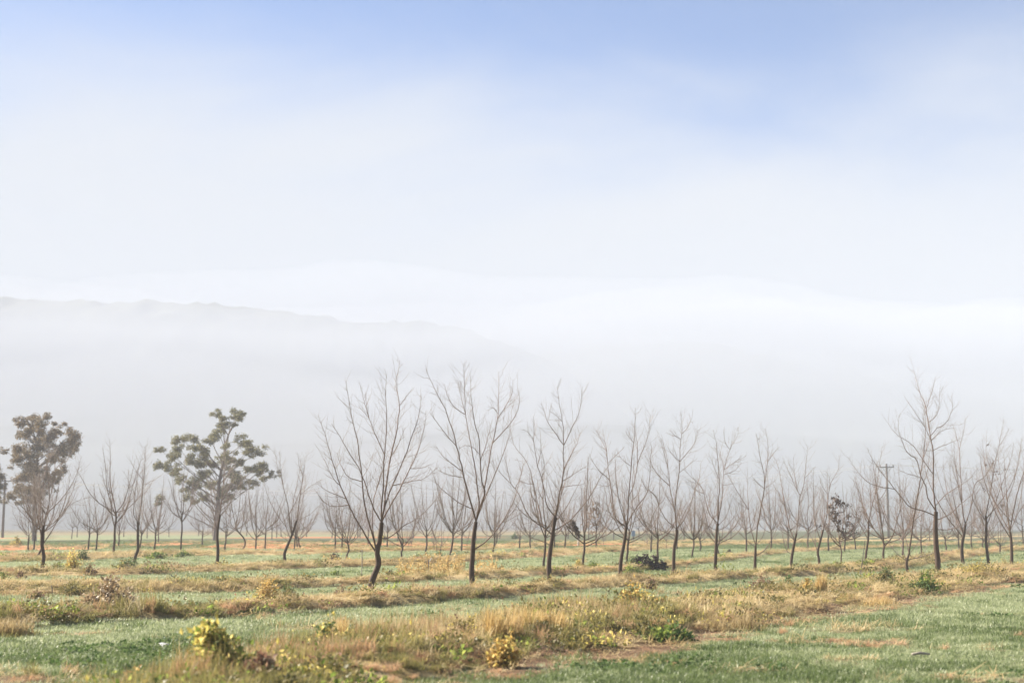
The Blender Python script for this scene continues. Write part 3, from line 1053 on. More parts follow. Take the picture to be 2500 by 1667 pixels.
def grown_tree(name, label, base_px, height, seed, fork=0.3, spread=0.5, n_limb=6, lean=0.0, kink=0.0, r_base=None, twigs=6.0, thick=1.0, leader=True, simple=False, group="bare orchard trees"):
    """a young vase-shaped orchard tree grown from its proportions"""
    rs = np.random.RandomState(seed)
    height *= rs.uniform(0.86, 1.12)
    spread *= rs.uniform(0.7, 1.3)
    base = on_ground(*base_px)
    root = empty(name, base, label, "tree", group)
    r_base = r_base or (0.0105 * height + 0.006)
    fh = fork * height
    k = 7
    u = np.linspace(0, 1, k)
    kn = np.sin(u * math.pi * 1.3) * kink
    tp = np.stack([lean * u * fh + kn, rs.normal(0, 0.02) * u * fh, u * fh - 0.06 * (u < 0.01)], 1)
    tp[1:-1, :2] += rs.normal(0, 0.012, (k - 2, 2))
    T = resample(tp, 12)
    s = np.linspace(0, 1, 12)
    Tr = r_base * (1 - 0.3 * s) * (1 + 0.3 * np.exp(-s * 12))
    wood("trunk", T[None], Tr[None], 8, root)
    az0 = rs.uniform(0, 6.28)
    tw_far = []
    n_limb += 2
    for li in range(n_limb):
        lead = leader and li == 0
        f0 = 1.0 if lead else rs.uniform(0.3, 1.0)
        if lead:
            st = T[-1]
            rp = Tr[-1]
        else:
            kk = int(round((0.5 + 0.5 * f0) * 11))
            st, rp = T[kk], Tr[kk]
        az = az0 + li * 2.4 + rs.uniform(-0.4, 0.4)
        top = (height - st[2]) * (1.0 if lead else rs.uniform(0.38, 0.92))
        out = 0.08 * height if lead else spread * height * rs.uniform(0.4, 0.95) * (1.3 - 0.6 * top / height)
        q = np.linspace(0, 1, 5)
        e = 0.55 + rs.uniform(0, 0.25)
        rad_ = out * q ** e
        z = st[2] + top * q ** rs.uniform(1.05, 1.4)
        raw = np.stack([st[0] + np.cos(az) * rad_, st[1] + np.sin(az) * rad_, z], 1)
        raw[1:] += rs.normal(0, 0.035, (4, 3)) * height / 5
        raw[0] = st
        n = max(7, int(plen(raw) / 0.3))
        P = resample(raw, n)
        u2 = np.linspace(0, 1, n)
        L = plen(P)
        r0 = min(0.006 + 0.0062 * L, rp * 0.85) * thick
        Rr = r0 * (1 - u2) ** 0.8 * 0.95 + 0.005
        tw = grow_twigs(rs, P, twigs * (0.8 if simple else 1), 0.12, 0.9, second=not simple, r0=0.0075 if simple else 0.0058)
        make_limb_meshes(root, P, Rr, *tw, sides=5 if not simple else 4)
        # one or two secondary limbs
        if not simple:
            for m_ in range(rs.randint(1, 3)):
                kk = int(rs.uniform(0.2, 0.6) * (n - 1))
                a2 = az + rs.uniform(-1.2, 1.2)
                l2 = L * rs.uniform(0.3, 0.5)
                raw2 = np.array([P[kk], P[kk] + np.array([np.cos(a2) * 0.22, np.sin(a2) * 0.22, 0.25]) * l2, P[kk] + np.array([np.cos(a2) * 0.36, np.sin(a2) * 0.36, 0.85]) * l2])
                P2 = resample(raw2, 8)
                R2 = Rr[kk] * 0.7 * (1 - np.linspace(0, 1, 8)) ** 0.8 + 0.0026
                make_limb_meshes(root, P2, R2, *grow_twigs(rs, P2, twigs, 0.1, 0.5))
    return root


VA = (740, 840, 2.45)
VB = (1030, 860, 2.6133)
VC = (1220, 940, 3.136)
VD = (1440, 1000, 3.564)
VE = (1660, 1020, 3.732)
VF = (1900, 1040, 3.92)
VG = (2060, 860, 2.703)
VH = (2300, 1000, 3.565)
VI = (0, 980, 3.409)
VJ = (160, 1060, 4.354)
VK = (370, 990, 3.645)
VL = (560, 1060, 4.354)

TR = []
TR.append(("tallest bare tree of the front row, bowed trunk, topmost twig above all others", VA, (907, 1456),
 [(410, 1508), (406, 1440), (430, 1370), (452, 1310), (442, 1242), (455, 1190), (466, 1110), (469, 1065)],
 [[(440, 1242), (390, 1175), (340, 1090), (290, 1005), (250, 920), (215, 845), (180, 740), (150, 650), (118, 535), (95, 480), (70, 410)],
  [(442, 1240), (415, 1130), (385, 1030), (365, 900), (357, 760), (345, 660), (335, 570), (315, 490), (295, 370), (280, 240)],
  [(440, 1240), (412, 1110), (408, 1000), (412, 920), (440, 800), (465, 700), (478, 620)],
  [(468, 1062), (430, 1000), (408, 940), (375, 830), (340, 740), (280, 640), (240, 560), (195, 490)],
  [(469, 1062), (483, 960), (485, 900), (500, 760), (515, 650), (540, 520), (552, 360), (540, 270), (520, 200), (532, 110), (540, 38)],
  [(466, 1062), (472, 960), (485, 830), (493, 665), (510, 500), (513, 300), (520, 205)],
  [(493, 665), (440, 550), (400, 450), (365, 405), (335, 375)],
  [(402, 450), (385, 380), (380, 300)], [(400, 460), (365, 350), (343, 255)],
  [(473, 1050), (520, 970), (580, 870), (640, 750), (700, 620), (740, 470), (742, 410)],
  [(485, 960), (530, 840), (590, 690), (640, 530), (670, 420), (688, 270)],
  [(460, 1175), (510, 1160), (600, 1090), (700, 1030), (780, 950), (830, 880)],
  [(265, 962), (180, 970), (110, 940), (50, 860)], [(240, 920), (150, 880), (90, 840)],
  [(535, 830), (640, 815), (720, 800), (800, 730)], [(640, 745), (720, 740), (765, 720)],
  [(357, 840), (270, 790), (215, 690), (205, 650)], [(430, 880), (455, 760), (470, 690)], [(552, 360), (590, 290), (622, 240)],
  [(515, 650), (560, 590), (600, 495)], [(220, 850), (165, 790), (110, 680)]], 11, 0.082))
TR.append(("second tallest bare front tree, straight trunk with one low limb reaching right", VB, (1156, 1441),
 [(325, 1515), (315, 1400), (325, 1270), (330, 1180), (345, 1080)],
 [[(340, 1090), (325, 1000), (300, 910), (270, 790), (235, 640), (205, 520), (175, 430), (140, 340), (85, 240), (38, 130)],
  [(345, 1080), (365, 960), (350, 830), (335, 720), (310, 580), (285, 460), (265, 350), (235, 240), (220, 150)],
  [(346, 1080), (380, 960), (408, 890), (387, 840), (375, 690), (370, 560), (345, 480), (325, 320), (322, 190)],
  [(405, 890), (420, 760), (440, 620), (470, 480), (485, 360), (487, 80)],
  [(352, 1060), (410, 910), (470, 770), (520, 650), (560, 530), (565, 440)],
  [(340, 1275), (420, 1195), (500, 1100), (560, 1000), (610, 870), (650, 700)],
  [(225, 620), (165, 540), (120, 480), (60, 400)], [(265, 750), (190, 710), (130, 660), (90, 600)],
  [(275, 400), (268, 250), (265, 70)], [(268, 400), (195, 330), (150, 250), (135, 180)],
  [(445, 580), (520, 500), (590, 410), (625, 320), (610, 230)], [(472, 430), (530, 330), (575, 240), (580, 150)],
  [(320, 1005), (240, 960), (150, 890), (90, 830), (60, 740)], [(380, 660), (330, 615), (280, 600), (240, 625)],
  [(480, 390), (455, 340), (415, 360)], [(375, 700), (420, 560), (450, 440)], [(265, 790), (200, 790), (140, 770), (105, 750)],
  [(500, 1100), (570, 1060), (640, 1020)]], 12, 0.078))
TR.append(("bare front tree with wide candelabra fork, left and right limbs spreading low", VC, (1343, 1426),
 [(388, 1520), (378, 1400), (385, 1280), (400, 1180), (412, 1090), (428, 1010)],
 [[(398, 1140), (340, 1090), (260, 1040), (200, 960), (150, 840), (90, 760), (0, 665), (-60, 570)],
  [(425, 1012), (370, 940), (345, 850), (320, 720), (285, 610), (260, 470), (240, 400), (180, 355)],
  [(340, 1090), (310, 970), (280, 860), (260, 750), (225, 620), (190, 550), (130, 480), (90, 390)],
  [(428, 1010), (450, 880), (475, 740), (488, 640), (480, 540), (485, 465), (475, 300), (450, 180), (428, 40)],
  [(432, 1010), (465, 870), (480, 740), (500, 640), (540, 560), (570, 470)],
  [(412, 1110), (520, 1050), (600, 970), (680, 870), (745, 750), (800, 660), (850, 580)],
  [(485, 465), (410, 360), (365, 290), (318, 145)], [(485, 465), (540, 350), (600, 220), (618, 50)],
  [(488, 640), (530, 560), (590, 450), (620, 360)], [(256, 440), (258, 350), (255, 260)],
  [(125, 810), (160, 700), (185, 590)], [(480, 800), (560, 770), (640, 760), (690, 720)], [(500, 715), (600, 660), (700, 600)],
  [(386, 1235), (300, 1185), (200, 1150), (110, 1050)], [(90, 760), (60, 650), (30, 520)], [(320, 720), (340, 640), (315, 500)],
  [(265, 770), (190, 745), (120, 705)], [(285, 610), (310, 520), (310, 400)], [(475, 300), (420, 240), (378, 215)]], 13, 0.076))
TR.append(("bare front tree leaning right at its foot, bright green bush behind its base", VD, (1514, 1419),
 [(262, 1500), (262, 1420), (275, 1280), (295, 1180), (318, 1020)],
 [[(315, 1025), (250, 985), (190, 930), (150, 850), (135, 740), (105, 640)],
  [(312, 1015), (240, 960), (205, 830), (195, 690), (180, 590), (170, 420), (160, 330), (120, 240), (78, 150)],
  [(318, 1020), (330, 880), (330, 780), (340, 600), (348, 430), (360, 280), (362, 100), (358, 20)],
  [(330, 780), (370, 680), (400, 540), (412, 460), (415, 300), (400, 190), (365, 100)],
  [(320, 1010), (370, 900), (440, 800), (500, 690), (512, 400), (515, 320)],
  [(325, 1000), (400, 970), (460, 930), (540, 850)],
  [(180, 590), (100, 530), (40, 460), (0, 380)], [(170, 450), (155, 300), (135, 150)], [(412, 460), (450, 370), (490, 270), (510, 150), (520, 50)],
  [(345, 490), (290, 460), (245, 400), (240, 370)], [(318, 1010), (290, 880), (240, 750), (215, 600), (210, 450)],
  [(318, 1010), (300, 850), (310, 700)], [(358, 290), (300, 235), (290, 200)], [(500, 690), (455, 640), (440, 600)],
  [(165, 470), (210, 420), (310, 320)], [(190, 660), (120, 660), (60, 640)]], 14, 0.068))
TR.append(("bare front tree with long low limb curving out to the left", VD, (1646, 1412),
 [(735, 1465), (730, 1350), (735, 1200), (755, 1090), (755, 1040)],
 [[(750, 1085), (660, 1065), (560, 1020), (460, 950), (400, 880), (370, 830)],
  [(752, 1045), (690, 980), (650, 940), (600, 850), (575, 760), (510, 700), (450, 620)],
  [(752, 1040), (740, 880), (705, 700), (695, 540), (680, 390), (640, 200)],
  [(755, 1040), (738, 880), (745, 700), (760, 550), (760, 300), (770, 200), (745, 50)],
  [(757, 1035), (820, 960), (880, 840), (930, 700), (980, 580), (1000, 450)],
  [(756, 1030), (830, 880), (900, 750), (920, 640)],
  [(700, 660), (620, 580), (560, 490), (510, 330)], [(762, 450), (830, 380), (890, 290), (910, 190)], [(748, 280), (710, 240), (675, 195)],
  [(690, 500), (650, 380), (610, 260)], [(765, 550), (830, 500), (920, 430)], [(755, 450), (700, 400), (660, 350)],
  [(770, 240), (820, 170), (865, 80)], [(620, 830), (560, 750), (490, 690)], [(710, 850), (650, 700), (630, 600)]], 15, 0.066))
TR.append(("bare front tree with upright trunk, twin leaders, sixth counted from the tallest", VE, (1750, 1405),
 [(340, 1440), (325, 1350), (328, 1200), (335, 1030), (345, 960)],
 [[(333, 1020), (250, 980), (180, 930), (140, 860), (100, 820)],
  [(340, 975), (270, 870), (240, 740), (210, 630), (120, 530), (60, 460)],
  [(345, 955), (345, 800), (340, 580), (310, 380), (280, 240), (245, 130)],
  [(347, 940), (390, 740), (410, 560), (425, 460), (400, 320), (350, 250)],
  [(340, 1015), (420, 990), (500, 880), (520, 790)], [(345, 1000), (420, 900), (460, 800), (500, 700)],
  [(225, 690), (130, 640), (60, 570)], [(425, 460), (465, 330), (490, 270), (570, 130), (572, 60)], [(430, 460), (530, 390), (620, 340)],
  [(342, 990), (290, 860), (250, 700), (180, 560)], [(480, 280), (440, 210), (420, 100)], [(420, 520), (520, 475), (590, 400)],
  [(335, 560), (300, 480), (240, 330)], [(405, 620), (480, 600), (545, 590)]], 16, 0.066))
TR.append(("bare front tree with tight upright crown and curved low limb right", VE, (1843, 1400),
 [(683, 1415), (685, 1300), (690, 1160)],
 [[(688, 1160), (650, 1000), (640, 850), (640, 650), (650, 560), (655, 480)],
  [(690, 1160), (700, 950), (725, 700), (725, 590), (690, 460), (650, 350), (600, 180)],
  [(686, 1185), (640, 1140), (560, 1060), (470, 950), (430, 890)],
  [(688, 1255), (760, 1210), (830, 1110), (890, 960), (930, 840)],
  [(692, 1160), (760, 1080), (800, 960), (820, 800)],
  [(640, 855), (540, 770), (470, 690)], [(640, 840), (570, 720), (510, 620), (460, 510)],
  [(725, 600), (750, 400), (745, 250), (718, 120)], [(730, 640), (800, 600), (840, 560)], [(725, 640), (680, 610), (620, 550)],
  [(755, 390), (810, 330), (860, 280)], [(715, 760), (770, 680), (815, 640)]], 17, 0.062))
TR.append(("bare front tree whose trunk forks low into bowed left and right limbs", VF, (1931, 1396),
 [(120, 1400), (125, 1290), (140, 1190), (160, 1090), (175, 1020)],
 [[(130, 1225), (70, 1180), (40, 1080), (10, 990), (-20, 900)],
  [(158, 1100), (120, 980), (90, 780), (70, 520), (50, 330), (0, 240)],
  [(172, 1030), (190, 850), (195, 680), (230, 560), (240, 300), (250, 200)],
  [(195, 680), (150, 570), (100, 420), (60, 330)], [(160, 1100), (240, 1050), (320, 970), (380, 900)],
  [(150, 1140), (100, 1110), (50, 1090)], [(190, 760), (250, 620), (300, 540)], [(90, 780), (30, 640), (0, 560)], [(235, 500), (280, 450), (320, 400)]], 18, 0.06))
TR.append(("slim bare front tree with kinked foot, just left of dark leaved sapling", VF, (1997, 1390),
 [(385, 1375), (393, 1290), (378, 1200), (400, 1110), (430, 990)],
 [[(380, 1195), (330, 1080), (270, 970), (210, 850)], [(402, 1100), (360, 960), (330, 820), (320, 600), (310, 400)],
  [(430, 990), (470, 850), (490, 650), (520, 540), (600, 400), (610, 270)], [(490, 640), (420, 560), (400, 470)],
  [(430, 1000), (445, 800), (420, 620), (360, 560)], [(495, 620), (500, 500), (465, 440)], [(425, 1020), (500, 900), (560, 780)]], 19, 0.055))
TR.append(("bare tree with straight dark trunk just right of dark leaved saplings", VF, (2113, 1381),
 [(835, 1335), (840, 1220), (860, 1080), (865, 900)],
 [[(865, 900), (890, 740), (910, 610), (912, 400), (910, 210)], [(865, 905), (820, 780), (790, 600), (760, 470)],
  [(862, 1035), (780, 950), (710, 850), (690, 780)], [(866, 920), (930, 820), (1000, 740), (1050, 640)], [(905, 640), (950, 540), (940, 440)],
  [(862, 1050), (920, 980), (1010, 960)], [(800, 660), (740, 570), (720, 520)], [(895, 720), (860, 620), (830, 560)]], 20, 0.055))
TR.append(("tall dark bare tree at right with single leader rising above its neighbours", VG, (2289, 1405),
 [(620, 1475), (620, 1370), (610, 1280), (605, 1150), (608, 1050)],
 [[(608, 1050), (605, 900), (620, 780), (638, 650), (635, 540), (640, 330), (620, 220), (613, 50)],
  [(603, 1085), (520, 1045), (430, 1020), (370, 960), (310, 890), (220, 790), (150, 700), (118, 635)],
  [(320, 905), (240, 890), (160, 860), (90, 780), (45, 690)],
  [(604, 1045), (545, 960), (530, 890), (490, 820), (450, 710), (390, 680), (340, 600), (300, 510), (300, 420)],
  [(490, 820), (400, 800), (340, 770)], [(635, 560), (580, 470), (520, 400), (455, 325)], [(612, 800), (540, 680), (490, 600), (400, 530), (350, 450)],
  [(608, 1025), (660, 950), (720, 905), (811, 845), (870, 770)], [(607, 1120), (700, 1070), (780, 1000), (870, 930), (960, 820)],
  [(638, 640), (720, 600), (811, 560)], [(637, 560), (720, 500), (811, 480)], [(642, 340), (670, 230), (683, 140)],
  [(637, 540), (690, 480), (740, 460), (800, 360), (805, 260)], [(605, 1180), (520, 1165), (450, 1135)], [(636, 640), (600, 640), (550, 625)],
  [(640, 430), (700, 380), (705, 210)], [(430, 1020), (390, 930), (330, 850)], [(606, 1160), (680, 1170), (800, 1130), (900, 1060)], [(640, 400), (610, 320), (595, 260)]], 21, 0.105))
TR.append(("short stubby bare tree forking near ground between green bushes at right", VG, (2217, 1400),
 [(425, 1460), (415, 1390), (430, 1330)],
 [[(430, 1330), (440, 1100), (450, 900), (445, 650), (425, 500), (398, 390)], [(416, 1385), (390, 1280), (370, 1190), (330, 1100)],
  [(416, 1380), (340, 1320), (280, 1240), (230, 1180)], [(420, 1370), (510, 1350), (640, 1315), (740, 1308)], [(430, 1340), (480, 1260), (550, 1170)],
  [(438, 1130), (390, 1000), (370, 860)], [(450, 950), (500, 800), (500, 660)], [(430, 1330), (410, 1200), (350, 1080), (320, 960)], [(445, 700), (480, 600), (470, 500)]], 22, 0.06))
TR.append(("dark bare tree right of the tall right hand tree, broad upswept limbs", VH, (2351, 1378),
 [(182, 1340), (172, 1200), (190, 1080), (205, 990)],
 [[(200, 1000), (190, 880), (210, 600), (240, 300), (230, 80)], [(205, 990), (235, 860), (250, 650), (320, 580), (420, 330)],
  [(192, 1070), (140, 930), (120, 780), (60, 600)], [(178, 1110), (100, 1090), (0, 1050)], [(195, 1060), (250, 1000), (350, 900), (440, 810)],
  [(210, 600), (150, 480), (100, 330)], [(240, 320), (290, 180), (330, 40)], [(200, 800), (150, 600), (100, 440)], [(235, 860), (300, 720), (380, 600)]], 23, 0.085))
TR.append(("bare tree leaning left over yellow weeds, third from right edge", VH, (2415, 1378),
 [(415, 1340), (395, 1240), (382, 1130), (385, 1000), (380, 920)],
 [[(382, 930), (400, 720), (410, 500), (420, 300), (420, 110)], [(382, 980), (340, 870), (300, 750), (270, 640)], [(385, 1000), (440, 850), (490, 660), (540, 450), (550, 300)],
  [(395, 900), (470, 760), (520, 640)], [(384, 1050), (340, 960), (270, 900)], [(410, 560), (360, 420), (370, 250)], [(420, 330), (470, 240), (490, 180)], [(390, 760), (330, 640), (310, 520)]], 24, 0.075))
TR.append(("dark bare tree with elbowed side branch beside right edge of field", VH, (2469, 1387),
 [(600, 1380), (605, 1250), (598, 1100), (590, 1060)],
 [[(590, 1070), (570, 900), (545, 700), (510, 560), (470, 400)], [(595, 1060), (600, 900), (620, 650), (660, 400), (645, 160)], [(590, 1065), (540, 950), (500, 820), (480, 700)],
  [(598, 1060), (650, 900), (713, 770), (760, 600)], [(603, 1200), (640, 1150), (632, 1110), (640, 1000)], [(580, 950), (560, 800), (600, 600), (600, 260)], [(545, 720), (540, 500), (550, 330)], [(620, 660), (680, 540), (740, 440)]], 25, 0.075))
TR.append(("bare tree with crooked trunk at far left, in front of brown gum tree", VI, (103, 1401),
 [(350, 1435), (352, 1370), (365, 1290), (350, 1200), (350, 1100), (365, 1030)],
 [[(365, 1035), (400, 920), (440, 820), (460, 620), (490, 400)], [(362, 1045), (325, 960), (320, 800), (325, 500), (330, 330)], [(400, 915), (370, 850), (350, 700), (330, 600)],
  [(360, 1040), (450, 1010), (560, 870), (680, 810), (750, 790)], [(450, 1010), (540, 900), (640, 690), (680, 560)], [(352, 1150), (400, 1130), (430, 1110)],
  [(352, 1070), (290, 930), (200, 760)], [(350, 1085), (250, 1000), (120, 880), (70, 800)], [(460, 620), (540, 550), (640, 490), (730, 350)], [(325, 560), (370, 400), (400, 300)], [(440, 820), (500, 640), (540, 440)]], 26, 0.075))
TR.append(("bare tree with dark forked trunk left of the green gum, weeds at base", VJ, (330, 1377),
 [(742, 1380), (740, 1310), (770, 1220), (768, 1100), (770, 930)],
 [[(765, 930), (720, 850), (725, 680), (735, 480), (770, 200)], [(772, 925), (820, 750), (860, 550), (900, 380), (940, 150)], [(768, 1010), (680, 960), (620, 850), (580, 750), (540, 640)],
  [(769, 1055), (850, 1010), (900, 960), (960, 880)], [(820, 760), (820, 560), (820, 400), (790, 100)], [(860, 550), (980, 490), (1050, 440)], [(820, 510), (720, 370), (650, 250)],
  [(768, 1190), (730, 1160), (700, 1120)], [(770, 1190), (840, 1170), (880, 1150)], [(735, 640), (690, 560), (620, 400)]], 27, 0.075))
TR.append(("bare tree with straight dark trunk standing in front of the green gum", VK, (529, 1383),
 [(578, 1430), (590, 1300), (585, 1150), (600, 1020), (610, 970)],
 [[(610, 970), (640, 800), (680, 560), (690, 420)], [(605, 980), (550, 890), (520, 800), (510, 650)], [(590, 1090), (500, 980), (420, 880), (380, 780)], [(588, 1095), (500, 1070), (400, 960), (340, 930)],
  [(592, 1110), (660, 1080), (720, 1000), (780, 920)], [(610, 965), (620, 780), (630, 550), (620, 400)], [(606, 1000), (680, 900), (760, 760), (840, 620)], [(550, 890), (480, 760), (440, 680)], [(660, 690), (720, 580), (760, 470)]], 28, 0.072))
TR.append(("bare tree with strongly leaning trunk right of the green gum", VL, (697, 1377),
 [(597, 1375), (585, 1270), (610, 1200), (660, 1080), (700, 960), (715, 915)],
 [[(715, 915), (730, 700), (745, 440), (700, 250)], [(717, 915), (770, 640), (815, 440), (855, 250)], [(645, 1110), (590, 950), (550, 830), (500, 720), (430, 600)],
  [(660, 1075), (640, 850), (640, 760), (600, 500), (600, 200)], [(718, 912), (850, 850), (970, 730)], [(770, 630), (870, 560), (1000, 480)], [(610, 540), (560, 400), (530, 330), (490, 170)],
  [(638, 1130), (550, 1080), (450, 980)], [(665, 1060), (655, 800), (690, 500), (710, 300)], [(680, 1010), (800, 1000), (950, 830)], [(815, 440), (770, 350), (750, 200)]], 29, 0.072))
for k, (lab, vw, bp, tr, lm, sd, rb) in enumerate(TR):
    traced_tree("bare_tree", lab, vw, bp, tr, lm, sd, rb, extra=6 if sd in (23, 24, 25, 26) else (3 if sd >= 18 and sd not in (21, 22) else 0))

# further trees: (base column, base row, height m, fork, spread, limbs, lean, kink)
SECOND = [(90, 1360, 4.6, .32, .5, 6, .25, .1), (277, 1353, 6.0, .36, .42, 7, .03, 0), (840, 1370, 4.3, .28, .5, 6, .22, .12), (979, 1363, 4.6, .22, .42, 6, .12, .0),
          (1097, 1358, 4.9, .3, .45, 7, .16, .05), (1327, 1389, 4.0, .4, .45, 6, .06, 0), (1423, 1385, 4.0, .3, .5, 7, .06, 0), (1530, 1373, 4.3, .3, .45, 6, .1, 0),
          (1606, 1370, 4.4, .3, .5, 6, 0, 0), (1688, 1362, 4.4, .32, .5, 7, .12, .05), (1758, 1357, 4.0, .2, .6, 6, -.1, -.1), (1823, 1351, 4.2, .35, .35, 5, -.03, 0),
          (2157, 1374, 4.3, .25, .5, 6, .03, 0), (2204, 1367, 4.4, .3, .4, 6, .05, 0), (2250, 1356, 4.4, .3, .45, 6, 0, 0), (1203, 1349, 5.3, .32, .42, 7, .1, .04)]
THIRD = [(81, 1345, 5.4, .3, .4, 7, .1, 0), (68, 1346, 4.0, .3, .4, 5, 0, 0), (215, 1345, 4.6, .38, .45, 6, .03, 0), (234, 1346, 5.0, .33, .45, 7, .04, 0), (341, 1340, 4.0, .3, .4, 5, .1, 0),
         (377, 1347, 4.4, .3, .45, 6, .05, 0), (440, 1347, 5.6, .42, .45, 8, .04, 0), (493, 1333, 4.6, .3, .4, 6, .04, 0), (548, 1347, 4.0, .35, .4, 5, .08, 0), (588, 1345, 5.2, .28, .5, 6, -.1, .32),
         (624, 1344, 4.8, .2, .5, 6, .02, 0), (647, 1342, 5.0, .3, .45, 6, .02, 0), (719, 1342, 4.4, .3, .4, 5, .05, 0), (726, 1341, 4.0, .28, .5, 5, -.1, 0), (733, 1340, 3.6, .25, .5, 5, -.22, 0),
         (818, 1342, 4.6, .34, .42, 6, 0, 0), (835, 1340, 3.4, .45, .4, 5, 0, 0), (899, 1330, 3.8, .35, .4, 5, 0, 0), (945, 1340, 5.0, .36, .4, 6, .02, 0), (970, 1323, 4.4, .3, .45, 5, .08, 0),
         (1038, 1345, 4.8, .3, .45, 6, .08, .05), (1127, 1346, 4.6, .3, .4, 6, .02, 0), (1209, 1338, 4.0, .25, .5, 5, .2, 0), (1268, 1341, 3.6, .3, .4, 5, .06, 0), (1294, 1343, 4.2, .28, .5, 6, 0, 0),
         (1353, 1343, 4.2, .26, .45, 6, .03, 0), (1379, 1344, 4.8, .3, .4, 6, .05, 0), (1455, 1341, 4.4, .35, .35, 5, .02, 0), (1589, 1342, 3.8, .3, .5, 5, .04, 0), (1652, 1343, 4.0, .25, .5, 5, .06, 0),
         (1709, 1346, 3.8, .22, .5, 5, .02, .03), (1880, 1347, 4.8, .3, .4, 7, .08, .04), (1924, 1342, 5.0, .3, .4, 7, .02, 0), (1972, 1343, 4.8, .3, .42, 7, .06, 0), (2023, 1342, 3.7, .4, .4, 5, 0, 0),
         (2311, 1345, 4.2, .25, .5, 6, -.1, 0), (2342, 1345, 4.4, .3, .4, 6, -.04, 0), (2374, 1341, 4.2, .28, .45, 6, -.06, -.05), (2398, 1344, 3.8, .2, .5, 5, .1, 0), (2442, 1346, 3.4, .2, .55, 5, 0, 0),
         (2414, 1340, 4.2, .3, .4, 6, 0, 0), (2498, 1338, 4.8, .35, .4, 6, 0, 0)]
FAR = [(175, 1314, 5.6, .3, .4, 6, .06, 0), (188, 1311, 5.0, .3, .4, 5, 0, 0), (290, 1333, 4.2, .3, .4, 5, 0, 0), (302, 1310, 4.8, .3, .4, 5, 0, 0), (359, 1313, 5.2, .35, .4, 5, 0, 0), (386, 1326, 4.4, .3, .4, 5, 0, 0),
       (412, 1310, 4.8, .3, .4, 5, 0, 0), (485, 1308, 4.8, .3, .4, 5, 0, 0), (518, 1308, 4.6, .3, .4, 5, 0, 0), (602, 1308, 4.8, .3, .4, 5, .05, 0), (664, 1316, 4.8, .3, .4, 5, 0, 0), (675, 1312, 4.8, .3, .4, 5, 0, 0),
       (687, 1310, 4.4, .3, .4, 5, -.1, 0), (748, 1310, 4.8, .3, .4, 5, .05, 0), (810, 1312, 5.0, .3, .4, 6, .1, 0), (873, 1312, 5.2, .3, .4, 5, 0, 0), (879, 1312, 4.6, .3, .4, 5, 0, 0), (1009, 1312, 5.0, .3, .4, 5, .1, 0),
       (1162, 1319, 4.6, .3, .4, 5, 0, 0), (1220, 1315, 4.6, .3, .4, 5, .1, 0), (1387, 1315, 4.8, .3, .4, 5, .03, 0), (1437, 1319, 4.8, .3, .4, 5, 0, 0), (1670, 1321, 4.6, .3, .4, 5, 0, 0), (1560, 1314, 4.6, .3, .4, 5, 0, 0),
       (1785, 1316, 4.8, .3, .4, 5, 0, 0), (2150, 1314, 5.0, .3, .4, 5, 0, 0), (2270, 1316, 4.8, .3, .4, 5, 0, 0)]
THIN = [(997, 1342), (1004, 1342), (1060, 1346), (1067, 1346), (1075, 1345), (1139, 1340), (1416, 1338), (1474, 1333), (1579, 1338), (1627, 1337)]

LAND = [(-50, "the left edge"), (103, "the crooked left tree"), (330, "the forked left tree"), (529, "the gum fronting tree"), (697, "the leaning tree"),
        (907, "the tallest front tree"), (1156, "the second tallest tree"), (1343, "the candelabra tree"), (1514, "the bowed foot tree"), (1646, "the long limbed tree"),
        (1750, "the twin leader tree"), (1843, "the tight crowned tree"), (1931, "the low forked tree"), (1997, "the kinked slim tree"), (2113, "the straight sapling neighbour"),
        (2217, "the stubby forked tree"), (2289, "the tall dark right tree"), (2351, "the upswept dark tree"), (2415, "the left leaning tree"), (2469, "the elbowed tree"), (2600, "the right edge")]
ORD = ["first", "second", "third", "fourth", "fifth", "sixth", "seventh", "eighth", "ninth", "tenth", "eleventh"]


def gap(px):
    for (a, an), (b, bn) in zip(LAND[:-1], LAND[1:]):
        if a <= px < b:
            return an, bn
    return LAND[-2][1], LAND[-1][1]


def gap_labels(cols, what):
    res, cnt, tot = {}, {}, {}
    for c in cols:
        g = gap(c)
        tot[g] = tot.get(g, 0) + 1
    for c in sorted(cols):
        g = gap(c)
        q = cnt.get(g, 0)
        cnt[g] = q + 1
        def sh(t):
            return t[4:]
        a, b = g
        if tot[g] == 1:
            res[c] = "%s between %s and %s" % (what, sh(a), sh(b))
        else:
            res[c] = "%s %s between %s and %s" % (ORD[q], what, sh(a), sh(b))
    return res


l2 = gap_labels([t[0] for t in SECOND], "middle distance bare tree")
l3 = gap_labels([t[0] for t in THIRD], "small distant tree")
l4 = gap_labels([t[0] for t in FAR], "faint farthest tree")
l5 = gap_labels([t[0] for t in THIN], "thin whitish sapling")
TREE_BY = {}
for k, (px, py, h, fk, sp, nl, le, ki) in enumerate(SECOND):
    TREE_BY[px] = grown_tree("bare_tree", l2[px], (px, py), h, 400 + k, fk, sp, nl + 1, le, ki, twigs=15, thick=0.85)
for k, (px, py, h, fk, sp, nl, le, ki) in enumerate(THIRD):
    TREE_BY[px] = grown_tree("bare_tree", l3[px], (px, py), h, 500 + k, fk, sp, nl + 1, le, ki, r_base=0.058, twigs=10.0, thick=0.75)
for k, (px, py, h, fk, sp, nl, le, ki) in enumerate(FAR):
    TREE_BY[px] = grown_tree("bare_tree", l4[px], (px, py), h, 600 + k, fk, sp, nl + 1, le, ki, r_base=0.06, twigs=6.0, thick=0.85, simple=True, group="farthest bare trees")
